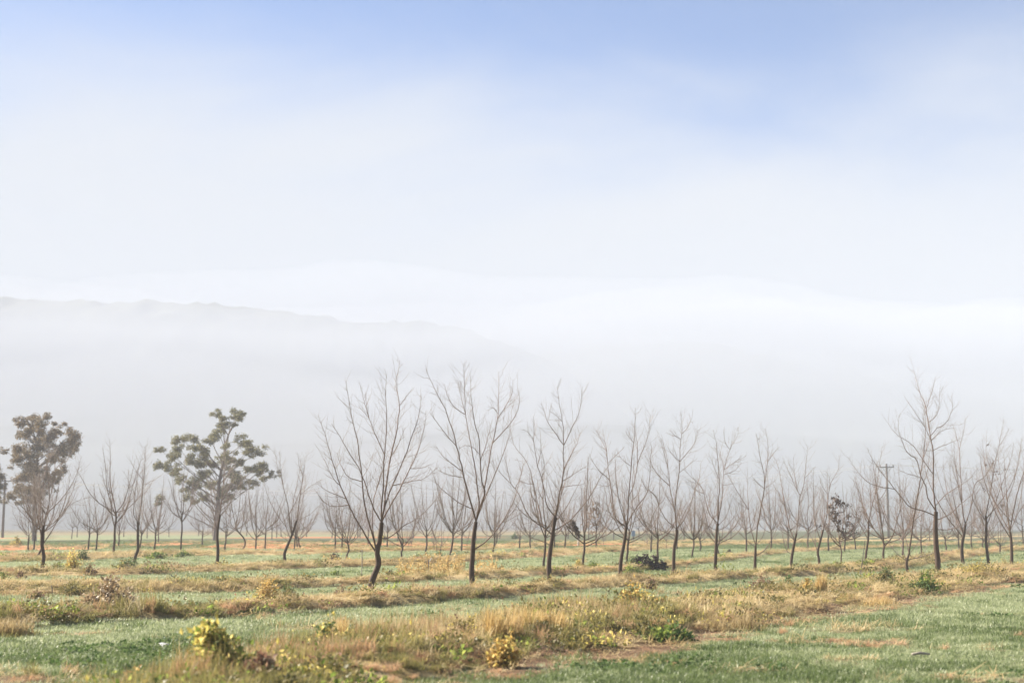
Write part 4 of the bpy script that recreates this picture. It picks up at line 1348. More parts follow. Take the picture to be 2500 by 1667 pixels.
for k, (px, py) in enumerate(THIN):
    rs = np.random.RandomState(700 + k)
    grown_tree("sapling", l5[px], (px, py), rs.uniform(2.0, 3.0), 700 + k, 0.3, 0.35, 3, rs.uniform(-.15, .15), 0, r_base=0.02, twigs=3.0, simple=True, group="thin whitish saplings")


# ------------------------------------------------------------------ withered leaves that still hang on a few trees
def leaf_clumps(root, spots, Y, mat, seed, size, per, droop=1.0, aspect=0.4, name="withered_leaves"):
    rs = np.random.RandomState(seed)
    b = np.array(root.location)
    for k, (px, py, rx, ry) in enumerate(spots):
        dy = rs.uniform(-0.7, 0.7)
        c = at_depth(px, py, Y) + np.array([0, dy, 0]) - b
        n = max(7, int(per * rx * ry / 60.0))
        q = rs.normal(0, 0.5, (n, 3))
        m_ = Y / FPX
        C = c + q * np.array([rx * m_, (rx + ry) / 2 * m_, ry * m_])
        V, F = leaves(C, size, seed + k, aspect, droop)
        link(name, mesh_from(name, V, F, [mat], False), root)


sap = grown_tree("sapling", "slender sapling with clusters of withered dark leaves and kinked foot", (2053, 1387), 3.0, 820, 0.45, 0.6, 6, 0.0, 0.04, r_base=0.03, twigs=4)
leaf_clumps(sap, [(2035, 1217, 9, 8), (2033, 1230, 10, 7), (2048, 1213, 9, 8), (2054, 1222, 10, 9), (2066, 1230, 10, 10), (2047, 1240, 9, 8), (2032, 1252, 11, 9), (2045, 1262, 9, 10), (2046, 1275, 10, 10), (2053, 1297, 8, 12), (2056, 1308, 8, 9), (2040, 1290, 6, 8)], sap.location[1], M['dead_leaf'], 31, 0.17, 15)
sp2 = grown_tree("sapling", "dark leaved sapling right behind the slender one with kinked foot", (2061, 1342), 4.4, 821, 0.3, 0.5, 6, 0.1, 0.0, r_base=0.05, twigs=5)
leaf_clumps(sp2, [(2070, 1252, 9, 10), (2072, 1272, 8, 10), (2078, 1290, 9, 14), (2020, 1280, 7, 9), (2000, 1285, 8, 10), (2024, 1258, 6, 6)], sp2.location[1], M['dead_leaf'], 41, 0.2, 18)
sp3 = grown_tree("sapling", "dark leaved sapling with long hanging cluster, rightmost of the three", (2089, 1343), 4.4, 822, 0.3, 0.5, 6, -0.05, 0.0, r_base=0.05, twigs=5)
leaf_clumps(sp3, [(2100, 1240, 6, 6), (2086, 1231, 5, 7), (2098, 1262, 8, 10), (2110, 1248, 8, 6), (2092, 1290, 9, 14), (2086, 1303, 9, 10)], sp3.location[1], M['dead_leaf'], 51, 0.2, 18)
o1 = TREE_BY[1455]
leaf_clumps(o1, [(1456, 1228, 9, 7), (1449, 1240, 10, 8), (1460, 1248, 8, 10), (1442, 1256, 8, 9), (1463, 1268, 9, 9), (1452, 1278, 9, 8), (1470, 1284, 8, 8), (1482, 1286, 6, 5), (1435, 1275, 8, 8), (1444, 1296, 9, 7)], o1.location[1], M['brown_leaf'], 61, 0.24, 26)
o2 = TREE_BY[1423]
leaf_clumps(o2, [(1396, 1272, 4, 6), (1400, 1280, 4, 6), (1405, 1288, 4, 6), (1409, 1296, 4, 6), (1413, 1304, 4, 6)], o2.location[1], M['dead_leaf'], 71, 0.13, 120)
for root in [o for o in COL.objects if o.get("label", "").startswith("bare tree leaning left over")]:
    leaf_clumps(root, [(2402, 1133, 3, 6), (2430, 1126, 4, 6), (2437, 1150, 5, 8), (2420, 1083, 3, 5), (2393, 1196, 3, 6), (2433, 1230, 5, 9), (2454, 1144, 3, 4)], root.location[1], M['dead_leaf'], 81, 0.11, 30)


# ------------------------------------------------------------------ gum trees
def gum_tree(label, base_px, view, trunk, clumps, mat, seed, r_base=0.28, per=620):
    ox, oy, sc = view
    rs = np.random.RandomState(seed)
    base = on_ground(*base_px)
    Y = base[1]
    root = empty("gum_tree", base, label, "tree", "gum trees behind the orchard")

    def w(p, dy=0.0):
        q = at_depth(ox + p[0] / sc, oy + p[1] / sc, Y)
        return np.array([q[0], q[1] + dy, q[2]]) - base
    tp = [w(p) for p in trunk]
    tp[0] = np.array([0, 0, -0.2])
    T = resample(tp, 18)
    Tr = np.linspace(r_base, r_base * 0.22, 18)
    V, F = tubes(T[None], Tr[None], 10)
    link("trunk", mesh_from("trunk", V, F, [M['gum_bark']]), root)
    m_ = Y / FPX / sc
    cx = np.mean([c[0] for c in clumps])
    wid = np.std([c[0] for c in clumps]) * 2.0
    for k, (x, y, r) in enumerate(clumps):
        spread = math.sqrt(max(0.05, 1 - ((x - cx) / (wid * 1.15)) ** 2)) if abs(x - cx) < wid * 1.1 else 0.2
        dy = rs.uniform(-1, 1) * wid * 0.75 * m_ * spread
        c = w((x, y), dy)
        rr_ = r * m_ * 0.92
        # branch feeding the clump
        low = T[np.argmin(np.abs(T[:, 2] - max(c[2] - 1.2 - 0.45 * np.hypot(c[0] - np.interp(c[2], T[:, 2], T[:, 0]), dy), 1.5)))]
        mid = low * 0.45 + c * 0.55 + np.array([0, 0, -0.25 * rr_]) + rs.normal(0, 0.12, 3)
        P = resample(np.array([low, mid, c]), 8)
        Rr = np.linspace(0.06, 0.015, 8)
        V, F = tubes(P[None], Rr[None], 5)
        lo = link("limb", mesh_from("limb", V, F, [M['gum_bark']]), root)
        # leaf spray: several small pads, flat below, ragged outside
        npad = 7
        pads = c + rs.normal(0, 0.62, (npad, 3)) * rr_ * np.array([1, 1, 0.7])
        n = int(per * (r / 50.0) ** 1.6) + 40
        q = rs.normal(0, 1, (n, 3))
        q /= np.linalg.norm(q, axis=1, keepdims=True)
        q *= rs.uniform(0.25, 1.25, (n, 1)) ** 0.8
        C = pads[rs.randint(0, npad, n)] + q * rr_ * np.array([0.55, 0.55, 0.4])
        V, F = leaves(C, 0.22, seed * 100 + k, 0.36, 0.75, q * 0.6)
        link("foliage", mesh_from("foliage", V, F, [mat], False), lo)
    return root


E2 = [(620, 85, 40), (690, 75, 35), (770, 75, 55), (810, 110, 35), (620, 170, 50), (700, 140, 30), (750, 185, 30), (510, 205, 50), (480, 260, 60), (330, 310, 60), (430, 300, 45), (540, 320, 45), (110, 400, 35), (200, 370, 50), (190, 440, 50), (60, 535, 40), (130, 530, 55), (160, 590, 40), (230, 580, 35), (265, 470, 35),
      (390, 390, 55), (370, 460, 60), (490, 400, 60), (510, 470, 60), (430, 520, 60), (540, 530, 60), (400, 590, 50), (470, 600, 45), (590, 470, 40), (660, 470, 50), (730, 460, 50), (640, 560, 50), (700, 610, 50), (830, 310, 60), (880, 320, 40), (800, 370, 50), (880, 400, 60), (940, 400, 35), (710, 370, 35),
      (810, 490, 50), (830, 540, 45), (900, 560, 45), (960, 540, 45), (1020, 530, 30), (1000, 600, 40), (1060, 610, 35), (400, 700, 50), (330, 650, 45), (470, 690, 45), (580, 700, 50), (690, 720, 50), (760, 650, 50), (840, 690, 50), (900, 690, 40), (930, 640, 35), (800, 720, 40), (320, 740, 45), (440, 800, 45), (540, 760, 45), (100, 830, 45), (250, 800, 40), (380, 850, 35), (720, 820, 40), (640, 800, 40)]
gum_tree("olive green gum tree with open clumped crown behind the left orchard rows", (524, 1320), VK, [(560, 1200), (575, 1050), (590, 900), (600, 700), (650, 430), (670, 300), (700, 220), (740, 150)], E2, M['gum_olive'], 5)
E1 = [(205, 120, 40), (200, 180, 55), (170, 250, 40), (240, 200, 40), (300, 150, 35), (380, 145, 45), (385, 190, 35), (510, 175, 20), (515, 195, 18), (480, 240, 35), (330, 230, 55), (380, 270, 60), (310, 290, 60), (260, 290, 50), (580, 260, 55), (600, 300, 50), (590, 350, 60), (620, 400, 40), (540, 420, 50), (500, 370, 55), (450, 400, 50), (350, 360, 60), (290, 370, 60), (220, 400, 60), (170, 420, 50), (25, 405, 28), (90, 420, 30), (120, 470, 40), (170, 510, 45), (240, 480, 60), (320, 460, 60), (400, 470, 60), (460, 470, 50), (230, 560, 50), (300, 560, 55), (380, 560, 55), (440, 560, 45), (490, 580, 28), (150, 620, 50), (200, 650, 55), (280, 650, 60), (360, 640, 55), (430, 640, 40), (120, 700, 50), (190, 730, 55), (270, 740, 55), (350, 730, 50), (410, 720, 40), (150, 790, 45), (230, 810, 50), (320, 800, 45), (160, 840, 30), (380, 600, 50)]
gum_tree("brownish dense gum tree with upright crown near left edge of field", (84, 1320), VI, [(285, 1155), (285, 1000), (290, 850), (300, 650), (310, 450), (290, 300), (260, 220), (220, 150)], E1, M['gum_brown'], 6)
E0 = [(0, 540, 25), (-20, 600, 40), (5, 690, 45), (30, 710, 35), (-30, 650, 50), (-40, 760, 50), (-80, 620, 60), (-90, 720, 60), (-60, 540, 50), (-110, 660, 60), (-70, 800, 50)]
gum_tree("gum tree cut by left picture edge beside a utility pole", (-24, 1319), VI, [(-80, 1150), (-70, 950), (-60, 800), (-50, 650), (-40, 560)], E0, M['gum_brown'], 9, 0.2)


# ------------------------------------------------------------------ utility poles and wires
def utility_pole(label, px, base_py, top_py, arm=1.9):
    b = on_ground(px, base_py)
    h = at_depth(px, top_py, b[1])[2] - b[2]
    root = empty("utility_pole", b, label, "utility pole", "utility poles")
    mb = MB()
    mb.tube([(0, 0, -0.5), (0, 0, h * .5), (0, 0, h)], [0.19, 0.165, 0.13], 12)
    link("post", mb.mesh("post", [M['pole']]), root)
    mb = MB()
    mb.box((0, -0.17, h - 0.45), (arm, 0.1, 0.13))
    ca = link("crossarm", mb.mesh("crossarm", [M['pole']], False), root)
    pts = []
    for x in (-arm / 2 + .1, arm / 2 - .1):
        mb = MB()
        zz = h - 0.385
        mb.tube([(x, -0.17, zz - .01), (x, -0.17, zz + .05), (x, -0.17, zz + .07), (x, -0.17, zz + .16), (x, -0.17, zz + .18), (x, -0.17, zz + .26)], [.02, .02, .06, .075, .05, .035], 8)
        link("insulator", mb.mesh("insulator", [M['pole']]), ca)
        pts.append(np.array([b[0] + x, b[1] - 0.17, b[2] + zz + .25]))
    for sgn in (-1, 1):
        mb = MB()
        mb.tube([(sgn * 0.14, -0.17, h - 1.1), (sgn * 0.6, -0.17, h - 0.5)], [0.025, 0.025], 5)
        link("brace", mb.mesh("brace", [M['pole']]), ca)
    return pts


pr = utility_pole("grey utility pole with crossarm rising behind the right orchard trees", 2170, 1312, 1132)
pl = utility_pole("utility pole at left picture edge beside the cut gum tree", 6, 1312, 1166)
M['wire'] = bark_mat("wire", (0.62, 0.62, 0.62), (0.75, 0.75, 0.75), 1, 0.0)


def wire(label, a, b, sag):
    t = np.linspace(0, 1, 40)[:, None]
    P = a * (1 - t) + b * t
    P[:, 2] -= (4 * sag * t * (1 - t))[:, 0]
    org = P[0].copy()
    V, F = tubes((P - org)[None], np.full((1, 40), 0.022), 5)
    o = link("power_line", mesh_from("power_line", V, F, [M['wire']]))
    o.location = org
    tag(o, label, "power line", "power lines")


wire("pale power line sagging between the two utility poles, nearer left insulators", pl[0], pr[0], 2.6)
wire("pale power line sagging between the two utility poles, from right insulators", pl[1], pr[1], 3.1)
wire("pale power line running right from right utility pole, left insulator", pr[0], pr[0] + np.array([70, 20, 0.8]), 0.8)
wire("pale power line running right from right utility pole, right insulator", pr[1], pr[1] + np.array([70, 20, 0.8]), 0.8)


# ------------------------------------------------------------------ bushes and big weeds
def bush(name, label, cat, px, py, wpx, hpx, mats, seed, leaf=0.06, n=700, blades_n=0, stems=10, aspect=0.55, droop=0.1, group="weeds and bushes on the berms"):
    """rounded irregular plant: stems fan out of the ground, leaves sit on the outer shoots in clumps"""
    rs = np.random.RandomState(seed)
    b = on_ground(px, py)
    m_ = b[1] / FPX
    wd, ht = wpx * m_ / 2, hpx * m_
    root = empty(name, b, label, cat, group)
    stems = int(stems * 1.5)
    blades_n = max(blades_n, 46)
    az = rs.uniform(0, 6.28, stems)
    rr_ = rs.uniform(0.05, 1.25, stems)
    lop = rs.normal(0, 0.22, 2) * wd
    tip = np.stack([np.cos(az) * rr_ * wd * 0.75, np.sin(az) * rr_ * wd * 0.75, ht * np.clip(1.05 - 0.62 * rr_, 0.12, 1) * rs.uniform(0.45, 1.15, stems)], 1)
    tip[:, :2] += lop
    st = np.stack([np.cos(az) * wd * 0.12, np.sin(az) * wd * 0.12, np.full(stems, -0.03)], 1)
    mid = (st + tip) / 2 + np.array([0, 0, 1]) * ht * 0.12 + rs.normal(0, 0.02, (stems, 3))
    PP = np.stack([st, mid, tip], 1)
    V, F = tubes(PP, np.repeat(np.array([[0.009, 0.006, 0.003]]), stems, 0), 4)
    link("stems", mesh_from("stems", V, F, [M['stem']]), root)
    per = max(1, int(n * 1.7) // len(mats))
    leaf = leaf * 0.9
    for mi, mt in enumerate(mats):
        k = rs.randint(0, stems, per)
        if len(mats) > 1:
            # foliage colours sit in their own parts of the plant
            pref = np.argsort((np.cos(az + mi * 2.1)) + rs.normal(0, 0.4, stems))
            k = pref[(rs.uniform(0, 1, per) ** 1.8 * stems).astype(int)]
        s = rs.uniform(0.25, 1.05, (per, 1))
        C = st[k] * (1 - s) + tip[k] * s + rs.normal(0, 0.13, (per, 3)) * np.array([wd, wd, ht * 0.8])
        C[:, 2] = np.abs(C[:, 2]) + 0.01
        N_ = np.stack([C[:, 0] / (wd + 1e-6), C[:, 1] / (wd + 1e-6), C[:, 2] / (ht + 1e-6)], 1)
        V, F = leaves(C, leaf, seed * 10 + mi, aspect, droop, N_ * 0.8)
        link("foliage", mesh_from("foliage", V, F, [mt], False), root)
    if blades_n:
        V, F = blades(blades_n, wd * 1.15, ht * 0.35, ht * 1.2, 0.009, 0.8, 5, seed + 9)
        link("grass_blades", mesh_from("grass_blades", V, F, [M['straw']], False), root)
    return root


Bs = [
 ("weed_bush", "yellow green sunlit bush at the bottom left of the picture, nearest of all", "bush", 532, 1658, 215, 122, ('yellow_leaf', 'lime_leaf'), 0.085, 1900, 60),
 ("weed_bush", "withered brown tangle right beside the nearest yellow green bush", "bush", 640, 1660, 90, 60, ('rust_leaf', 'bramble'), 0.07, 600, 20),
 ("weed_bush", "yellow and green bush on front berm, second from left along it", "bush", 805, 1592, 110, 66, ('green_leaf', 'yellow_leaf'), 0.06, 900, 40),
 ("weed_bush", "small round dark green bush right of yellow and green front bush", "bush", 925, 1578, 66, 42, ('green_leaf', 'olive_leaf'), 0.05, 600, 0),
 ("weed_bush", "yellow leaved plant hanging at foot of the tall tan grass clump", "bush", 1228, 1628, 90, 76, ('amber_leaf', 'yellow_leaf'), 0.07, 620, 0),
 ("weed_bush", "olive scrub left of tall tan grass clump on front berm", "bush", 1140, 1560, 110, 56, ('olive_leaf', 'yellow_leaf'), 0.05, 800, 40),
 ("weed_bush", "orange and yellow green bush standing at far edge of front berm", "bush", 1562, 1490, 112, 62, ('amber_leaf', 'yellow_leaf'), 0.075, 1100, 0),
 ("weed_bush", "rusty drooping plant against right side of the orange bush", "bush", 1612, 1494, 46, 40, ('rust_leaf', 'amber_leaf'), 0.06, 320, 30),
 ("weed_bush", "low bright green leafy weed patch right of centre on front berm", "weeds", 1632, 1538, 130, 42, ('lime_leaf', 'green_leaf'), 0.085, 620, 0),
 ("weed_bush", "grey brown withered bramble heap on second berm at left", "bush", 226, 1496, 160, 66, ('bramble', 'bramble'), 0.11, 1300, 46),
 ("weed_bush", "tan yellow bush beside dark green one on second berm", "bush", 640, 1474, 66, 66, ('straw', 'amber_leaf'), 0.06, 800, 60),
 ("weed_bush", "dark green bush leaning on tan yellow one, second berm", "bush", 704, 1476, 50, 54, ('green_leaf', 'olive_leaf'), 0.05, 700, 0),
 ("weed_bush", "small reddish brown dry bush left of the tallest front tree", "bush", 832, 1466, 46, 36, ('rust_leaf', 'bramble'), 0.05, 450, 30),
 ("weed_bush", "small amber weed at foot of the tallest front tree", "weeds", 884, 1456, 34, 20, ('amber_leaf', 'yellow_leaf'), 0.05, 220, 0),
 ("weed_bush", "bright green bush behind foot of the right leaning front tree", "bush", 1552, 1416, 72, 38, ('lime_leaf', 'green_leaf'), 0.075, 700, 0),
 ("weed_bush", "olive brown tussock right of the bright green bush", "bush", 1596, 1426, 46, 28, ('olive_leaf', 'rust_leaf'), 0.06, 420, 40),
 ("weed_bush", "reddish dry twiggy bush at foot of the tight crowned tree", "bush", 1876, 1444, 84, 44, ('rust_leaf', 'bramble'), 0.05, 800, 50),
 ("weed_bush", "blue green weed right of the reddish twiggy bush", "bush", 1925, 1440, 40, 34, ('green_leaf', 'green_leaf'), 0.06, 360, 0),
 ("weed_bush", "amber yellow plant under tall straw on front berm at right", "bush", 1968, 1450, 34, 36, ('amber_leaf', 'yellow_leaf'), 0.06, 320, 0),
 ("weed_bush", "dark olive bush left of the glossy green one under right trees", "bush", 2168, 1428, 64, 44, ('olive_leaf', 'green_leaf'), 0.06, 700, 30),
 ("weed_bush", "glossy dark green leafy bush at foot of tall right tree", "bush", 2250, 1430, 104, 46, ('green_leaf', 'lime_leaf'), 0.085, 900, 0),
 ("weed_bush", "yellow weedy thicket between the right hand tree trunks", "bush", 2395, 1404, 110, 42, ('yellow_leaf', 'olive_leaf'), 0.06, 900, 90),
 ("weed_bush", "small upright yellow weed left of the elbowed tree", "weeds", 2456, 1392, 22, 28, ('amber_leaf', 'yellow_leaf'), 0.06, 160, 10),
 ("weed_bush", "yellow bush on left rows with dark green weed behind", "bush", 184, 1396, 46, 48, ('amber_leaf', 'yellow_leaf'), 0.075, 560, 0),
 ("weed_bush", "dark green weed behind the yellow bush at left", "bush", 206, 1368, 36, 28, ('green_leaf', 'green_leaf'), 0.09, 300, 0),
 ("weed_bush", "olive green bush left of the yellow bush", "bush", 138, 1400, 50, 34, ('olive_leaf', 'lime_leaf'), 0.07, 500, 0),
 ("weed_bush", "brown weed right against the yellow bush at left", "bush", 214, 1400, 40, 28, ('olive_leaf', 'rust_leaf'), 0.07, 380, 0),
 ("weed_bush", "wide dark olive bush left of the forked tree's foot", "bush", 298, 1400, 80, 30, ('olive_leaf', 'green_leaf'), 0.075, 600, 40),
 ("weed_bush", "green weed right of the forked tree's foot", "weeds", 356, 1392, 40, 24, ('green_leaf', 'olive_leaf'), 0.08, 300, 0),
 ("weed_bush", "broad leaved green weed patch behind forked tree, left half", "weeds", 382, 1360, 60, 18, ('lime_leaf', 'green_leaf'), 0.12, 360, 0),
 ("weed_bush", "broad leaved green weed patch behind forked tree, right half", "weeds", 446, 1362, 56, 18, ('green_leaf', 'lime_leaf'), 0.12, 340, 0),
 ("weed_bush", "olive bush behind the bramble heap", "bush", 186, 1456, 74, 40, ('olive_leaf', 'olive_leaf'), 0.05, 620, 30),
 ("weed_bush", "lime green bush cut by left picture edge, nearer one", "bush", 14, 1432, 46, 36, ('lime_leaf', 'green_leaf'), 0.06, 420, 0),
 ("weed_bush", "brownish scrub clump right of lime bush at left edge", "bush", 84, 1446, 70, 30, ('olive_leaf', 'rust_leaf'), 0.05, 520, 40),
 ("weed_bush", "dark brown dead clump in front of the crooked left tree", "bush", 50, 1408, 34, 18, ('rust_leaf', 'dead_leaf'), 0.06, 260, 10),
 ("weed_bush", "dark grey leafless heap left of a slim middle tree", "bush", 822, 1374, 34, 22, ('dead_leaf', 'dead_leaf'), 0.09, 420, 0),
 ("weed_bush", "small dark pile beside the dried stalk stand", "bush", 955, 1408, 22, 12, ('dead_leaf', 'dead_leaf'), 0.07, 260, 0),
 ("weed_bush", "small black clump in grass behind twin leader tree", "bush", 1783, 1351, 12, 9, ('dead_leaf', 'dead_leaf'), 0.10, 120, 0),
 ("weed_bush", "pale yellow weeds at foot of tree behind candelabra tree", "weeds", 1408, 1392, 50, 20, ('yellow_leaf', 'straw'), 0.07, 380, 0),
 ("weed_bush", "round green bush right of the pale yellow weeds", "bush", 1450, 1388, 36, 22, ('lime_leaf', 'green_leaf'), 0.07, 380, 0),
 ("weed_bush", "blue green weeds left of the black withered plant", "weeds", 1540, 1382, 56, 24, ('green_leaf', 'green_leaf'), 0.07, 420, 0),
 ("weed_bush", "green weed by the dried stalk stand, left end", "weeds", 1012, 1372, 50, 16, ('green_leaf', 'lime_leaf'), 0.09, 300, 0),
 ("weed_bush", "green weed behind the dried stalk stand, near its middle", "weeds", 1072, 1366, 36, 20, ('green_leaf', 'green_leaf'), 0.09, 300, 0),
 ("weed_bush", "bright green low weed on third berm left of pale stake", "weeds", 818, 1408, 40, 14, ('lime_leaf', 'green_leaf'), 0.07, 300, 0),
 ("weed_bush", "yellow bush far back at left edge beyond the red soil", "bush", 40, 1332, 36, 20, ('yellow_leaf', 'olive_leaf'), 0.16, 300, 0),
 ("weed_bush", "small green bush alone in far meadow near centre", "bush", 1258, 1315, 16, 12, ('green_leaf', 'green_leaf'), 0.25, 160, 0),
 ("weed_bush", "small yellow bush far back behind the tallest front tree", "bush", 939, 1322, 14, 14, ('yellow_leaf', 'yellow_leaf'), 0.22, 140, 0),
]
for k, (nm, lab, cat, px, py, wp_, hp_, mats, lf, n, bl) in enumerate(Bs):
    bush(nm, lab, cat, px, py, wp_, hp_, [M[q] for q in mats], 900 + k, lf, n, bl, stems=16)

# black withered leafy plant between the front trees: several upright leaf columns
b = on_ground(1592, 1388)
root = empty("withered_plant", b, "black withered leafy plant between the fourth and fifth front trees", "plant")
rs = np.random.RandomState(77)
m_ = b[1] / FPX
for k, (px, top, bot, wpx) in enumerate([(1563, 1352, 1378, 11), (1577, 1348, 1382, 13), (1588, 1362, 1382, 9), (1600, 1350, 1382, 8), (1618, 1366, 1382, 11), (1600, 1376, 1394, 7), (1555, 1378, 1386, 7)]):
    x = (px - 1592) * m_
    dy = rs.uniform(-0.25, 0.25)
    z0, z1 = (1388 - bot) * m_, (1388 - top) * m_
    stp = np.array([[[x * 0.7, dy, -0.03], [x, dy, (z0 + z1) / 2], [x + 0.03, dy, z1]]])
    V, F = tubes(stp, np.array([[0.014, 0.01, 0.005]]), 5)
    so = link("stem", mesh_from("stem", V, F, [M['dead_leaf']]), root)
    n = 150
    C = np.stack([x + rs.normal(0, wpx * m_ * 0.42, n), dy + rs.normal(0, wpx * m_ * 0.42, n), rs.uniform(z0, z1, n)], 1)
    V, F = leaves(C, 0.13, 40 + k, 0.5, 0.9)
    link("withered_leaves", mesh_from("withered_leaves", V, F, [M['dead_leaf']], False), so)


# tall tan grass clumps
def tussock(label, px, py, wpx, hpx, mat, seed, n=420, bend=0.4):
    bb = on_ground(px, py)
    mm = bb[1] / FPX
    V, F = blades(n, wpx * mm / 2, hpx * mm * 0.55, hpx * mm * 1.15, 0.010, bend, 5, seed, clumps=9)
    root_ = empty("grass_tussock", bb, label, "grass", "tall grass tussocks")
    link("blades", mesh_from("blades", V, F, [M[mat]], False), root_)
    V, F = blades(n // 2, wpx * mm / 2 * 1.2, hpx * mm * 0.25, hpx * mm * 0.6, 0.012, 0.9, 4, seed + 1)
    link("lower_blades", mesh_from("lower_blades", V, F, [M['olive_grass']], False), root_)


tussock("tallest tan grass clump standing on front berm near picture centre", 1222, 1560, 104, 88, 'straw', 41, 300, 0.42)
tussock("broad tan grass clump right of tallest clump on front berm", 1330, 1545, 150, 62, 'straw', 42, 900, 0.5)
tussock("feathery pale grass stems above yellow and green front bush", 838, 1580, 50, 72, 'straw', 43, 160, 0.25)
tussock("pale upright straw beside amber plant on front berm at right", 2003, 1452, 30, 50, 'straw', 44, 260, 0.2)
tussock("straw tussock right of small dark green front bush", 1040, 1560, 60, 50, 'dry_grass', 45, 260, 0.35)
tussock("pale straw heap below right hand trees on front berm", 2110, 1462, 150, 34, 'straw', 46, 700, 1.0)
tussock("tan tussock on front berm right of bright green weeds", 1790, 1520, 160, 44, 'dry_grass', 47, 800, 0.7)
tussock("dry tussock at left end of second berm against picture edge", 30, 1520, 120, 50, 'dry_grass', 48, 700, 0.7)

# stand of dried stalks
def stalk_stand():
    rs = np.random.RandomState(9)
    mb = MB()
    for k in range(230):
        px = rs.uniform(972, 1228)
        if 1140 < px < 1165 and rs.uniform() < 0.8:
            continue
        py = 1411 - (px - 970) * 0.045 + rs.uniform(-7, 5)
        bb = on_ground(px, py)
        dens = math.sin((px - 960) / 270 * math.pi) ** 0.5
        if vnoise(np.array([px]), np.array([py * 3]), 14.0, 3)[0] < 0.42:
            continue
        hh = (0.22 + 0.62 * rs.uniform(0, 1) ** 2.2) * (0.5 + 0.5 * dens)
        lean = rs.normal(0, 0.10, 2)
        tip = bb + np.array([lean[0] * hh, lean[1] * hh, hh])
        P = resample(np.array([bb - [0, 0, .03], (bb + tip) / 2 + rs.normal(0, 0.015, 3), tip]), 6)
        V, F = tubes(P[None], np.linspace(0.011, 0.005, 6)[None], 4)
        mb.add(V, F)
        n = 5
        C = P[rs.randint(1, 6, n)]
        V, F = leaves(C, 0.26, 1000 + k, 0.17, 0.75)
        mb.add(V, F)
        n = 8
        C = P[5] + rs.normal(0, 0.02, (n, 3)) - np.array([0, 0, 1]) * rs.uniform(0, 0.14, (n, 1))
        V, F = leaves(C, 0.075, 2000 + k, 0.5, 0.0)
        mb.add(V, F)
    o = link("dried_stalks", mb.mesh("dried_stalks", [M['straw']], False))
    o["kind"] = "stuff"
    tag(o, "stand of dried straw yellow stalks behind the second tallest front tree", "dried stalks")


stalk_stand()


# ------------------------------------------------------------------ stakes, posts, scraps
def stake(name, label, cat, px, py, top_px, top_py, r, mat, extra=None):
    bb = on_ground(px, py)
    tp = at_depth(top_px, top_py, bb[1]) - bb
    root_ = empty(name, bb, label, cat)
    mb = MB()
    P = resample(np.array([[0, 0, -0.15], tp * 0.5 + np.array([0.012, 0, 0]), tp]), 7)
    mb.tube(P, np.linspace(r, r * 0.8, 7), 7)
    link("shaft", mb.mesh("shaft", [mat]), root_)
    if extra == "tie":
        mb = MB()
        t = tp * 0.86
        mb.tube([t + [0, 0, -.02], t + [0.05, 0, 0.03], t + [0.09, 0.02, 0.1], t + [0.10, 0.02, 0.14]], [.008, .01, .008, .005], 5)
        link("tie", mb.mesh("tie", [M['wire']]), root_)
    if extra == "hook":
        mb = MB()
        mb.tube([tp + [0, 0, -.03], tp + [-0.05, 0, 0.0], tp + [-0.09, 0, 0.05]], [.014, .014, .01], 5)
        link("stub", mb.mesh("stub", [mat]), root_)
    if extra == "box":
        mb = MB()
        mb.box(tp + np.array([0.0, -0.12, -0.35]), (0.42, 0.14, 0.6))
        m_, nt, out = new_mat("faded_blue_paint")
        p = nt.nodes.new("ShaderNodeBsdfPrincipled")
        p.inputs["Base Color"].default_value = (0.16, 0.24, 0.36, 1)
        p.inputs["Roughness"].default_value = 0.6
        nt.links.new(p.outputs[0], out.inputs["Surface"])
        link("box", mb.mesh("box", [m_], False), root_)
    return root_


stake("stake", "bleached upright stake left of the tallest front tree", "stake", 882, 1416, 884, 1341, 0.016, M['stump'])
stake("stake", "thin grey stake with white tie at left end of dried stalks", "stake", 1045, 1411, 1046, 1364, 0.018, M['pole'], "tie")
stake("stake", "short weathered post with side stub on the third berm", "post", 425, 1434, 425, 1406, 0.035, M['pole'], "hook")
stake("stake", "thin dark peg in the grass behind bramble heap", "stake", 127, 1437, 126, 1428, 0.014, M['pole'])
stake("stake", "long pale green leaning stick between dark saplings and stubby tree", "stick", 2097, 1420, 2112, 1318, 0.013, M['pole'])
stake("stake", "short pale stick poking slantwise from grass left of leaning tree", "stick", 629, 1386, 637, 1374, 0.03, M['stake'])
stake("fence_post", "distant fence post carrying a faded blue box", "post", 1546, 1318, 1546, 1294, 0.09, M['pole'], "box")
stake("fence_post", "distant bare fence post left of the one with blue box", "post", 1498, 1319, 1498, 1298, 0.08, M['pole'])
stake("fence_post", "distant pale fence post behind tree with brown leaves", "post", 1411, 1330, 1411, 1300, 0.06, M['stake'])


def scrap(name, label, cat, px, py, size, seed, mat):
    """crumpled scrap of thin sheet lying in the grass"""
    rs = np.random.RandomState(seed)
    bb = on_ground(px, py)
    n = 7
    g = np.linspace(-.5, .5, n)
    X, Y_ = np.meshgrid(g * size[0], g * size[1], indexing='ij')
    Z = 0.05 + size[2] * (fbm(X * 20 + seed, Y_ * 20, 4.0, seed, 3)) * (1 - (np.abs(X) / size[0]) ** 2)
    V = np.stack([X + rs.normal(0, .01, X.shape), Y_ + rs.normal(0, .01, X.shape), Z], -1).reshape(-1, 3)
    F = [[a * n + c, a * n + c + 1, (a + 1) * n + c + 1, (a + 1) * n + c] for a in range(n - 1) for c in range(n - 1)]
    mb = MB()
    mb.add(V, F)
    mb.add(V * np.array([1, 1, 0.97]) - np.array([0, 0, .006]), [f[::-1] for f in F])
    o = link(name, mb.mesh(name, [mat]))
    o.location = bb
    o.rotation_euler = (0, 0, rs.uniform(0, 6))
    tag(o, label, cat)


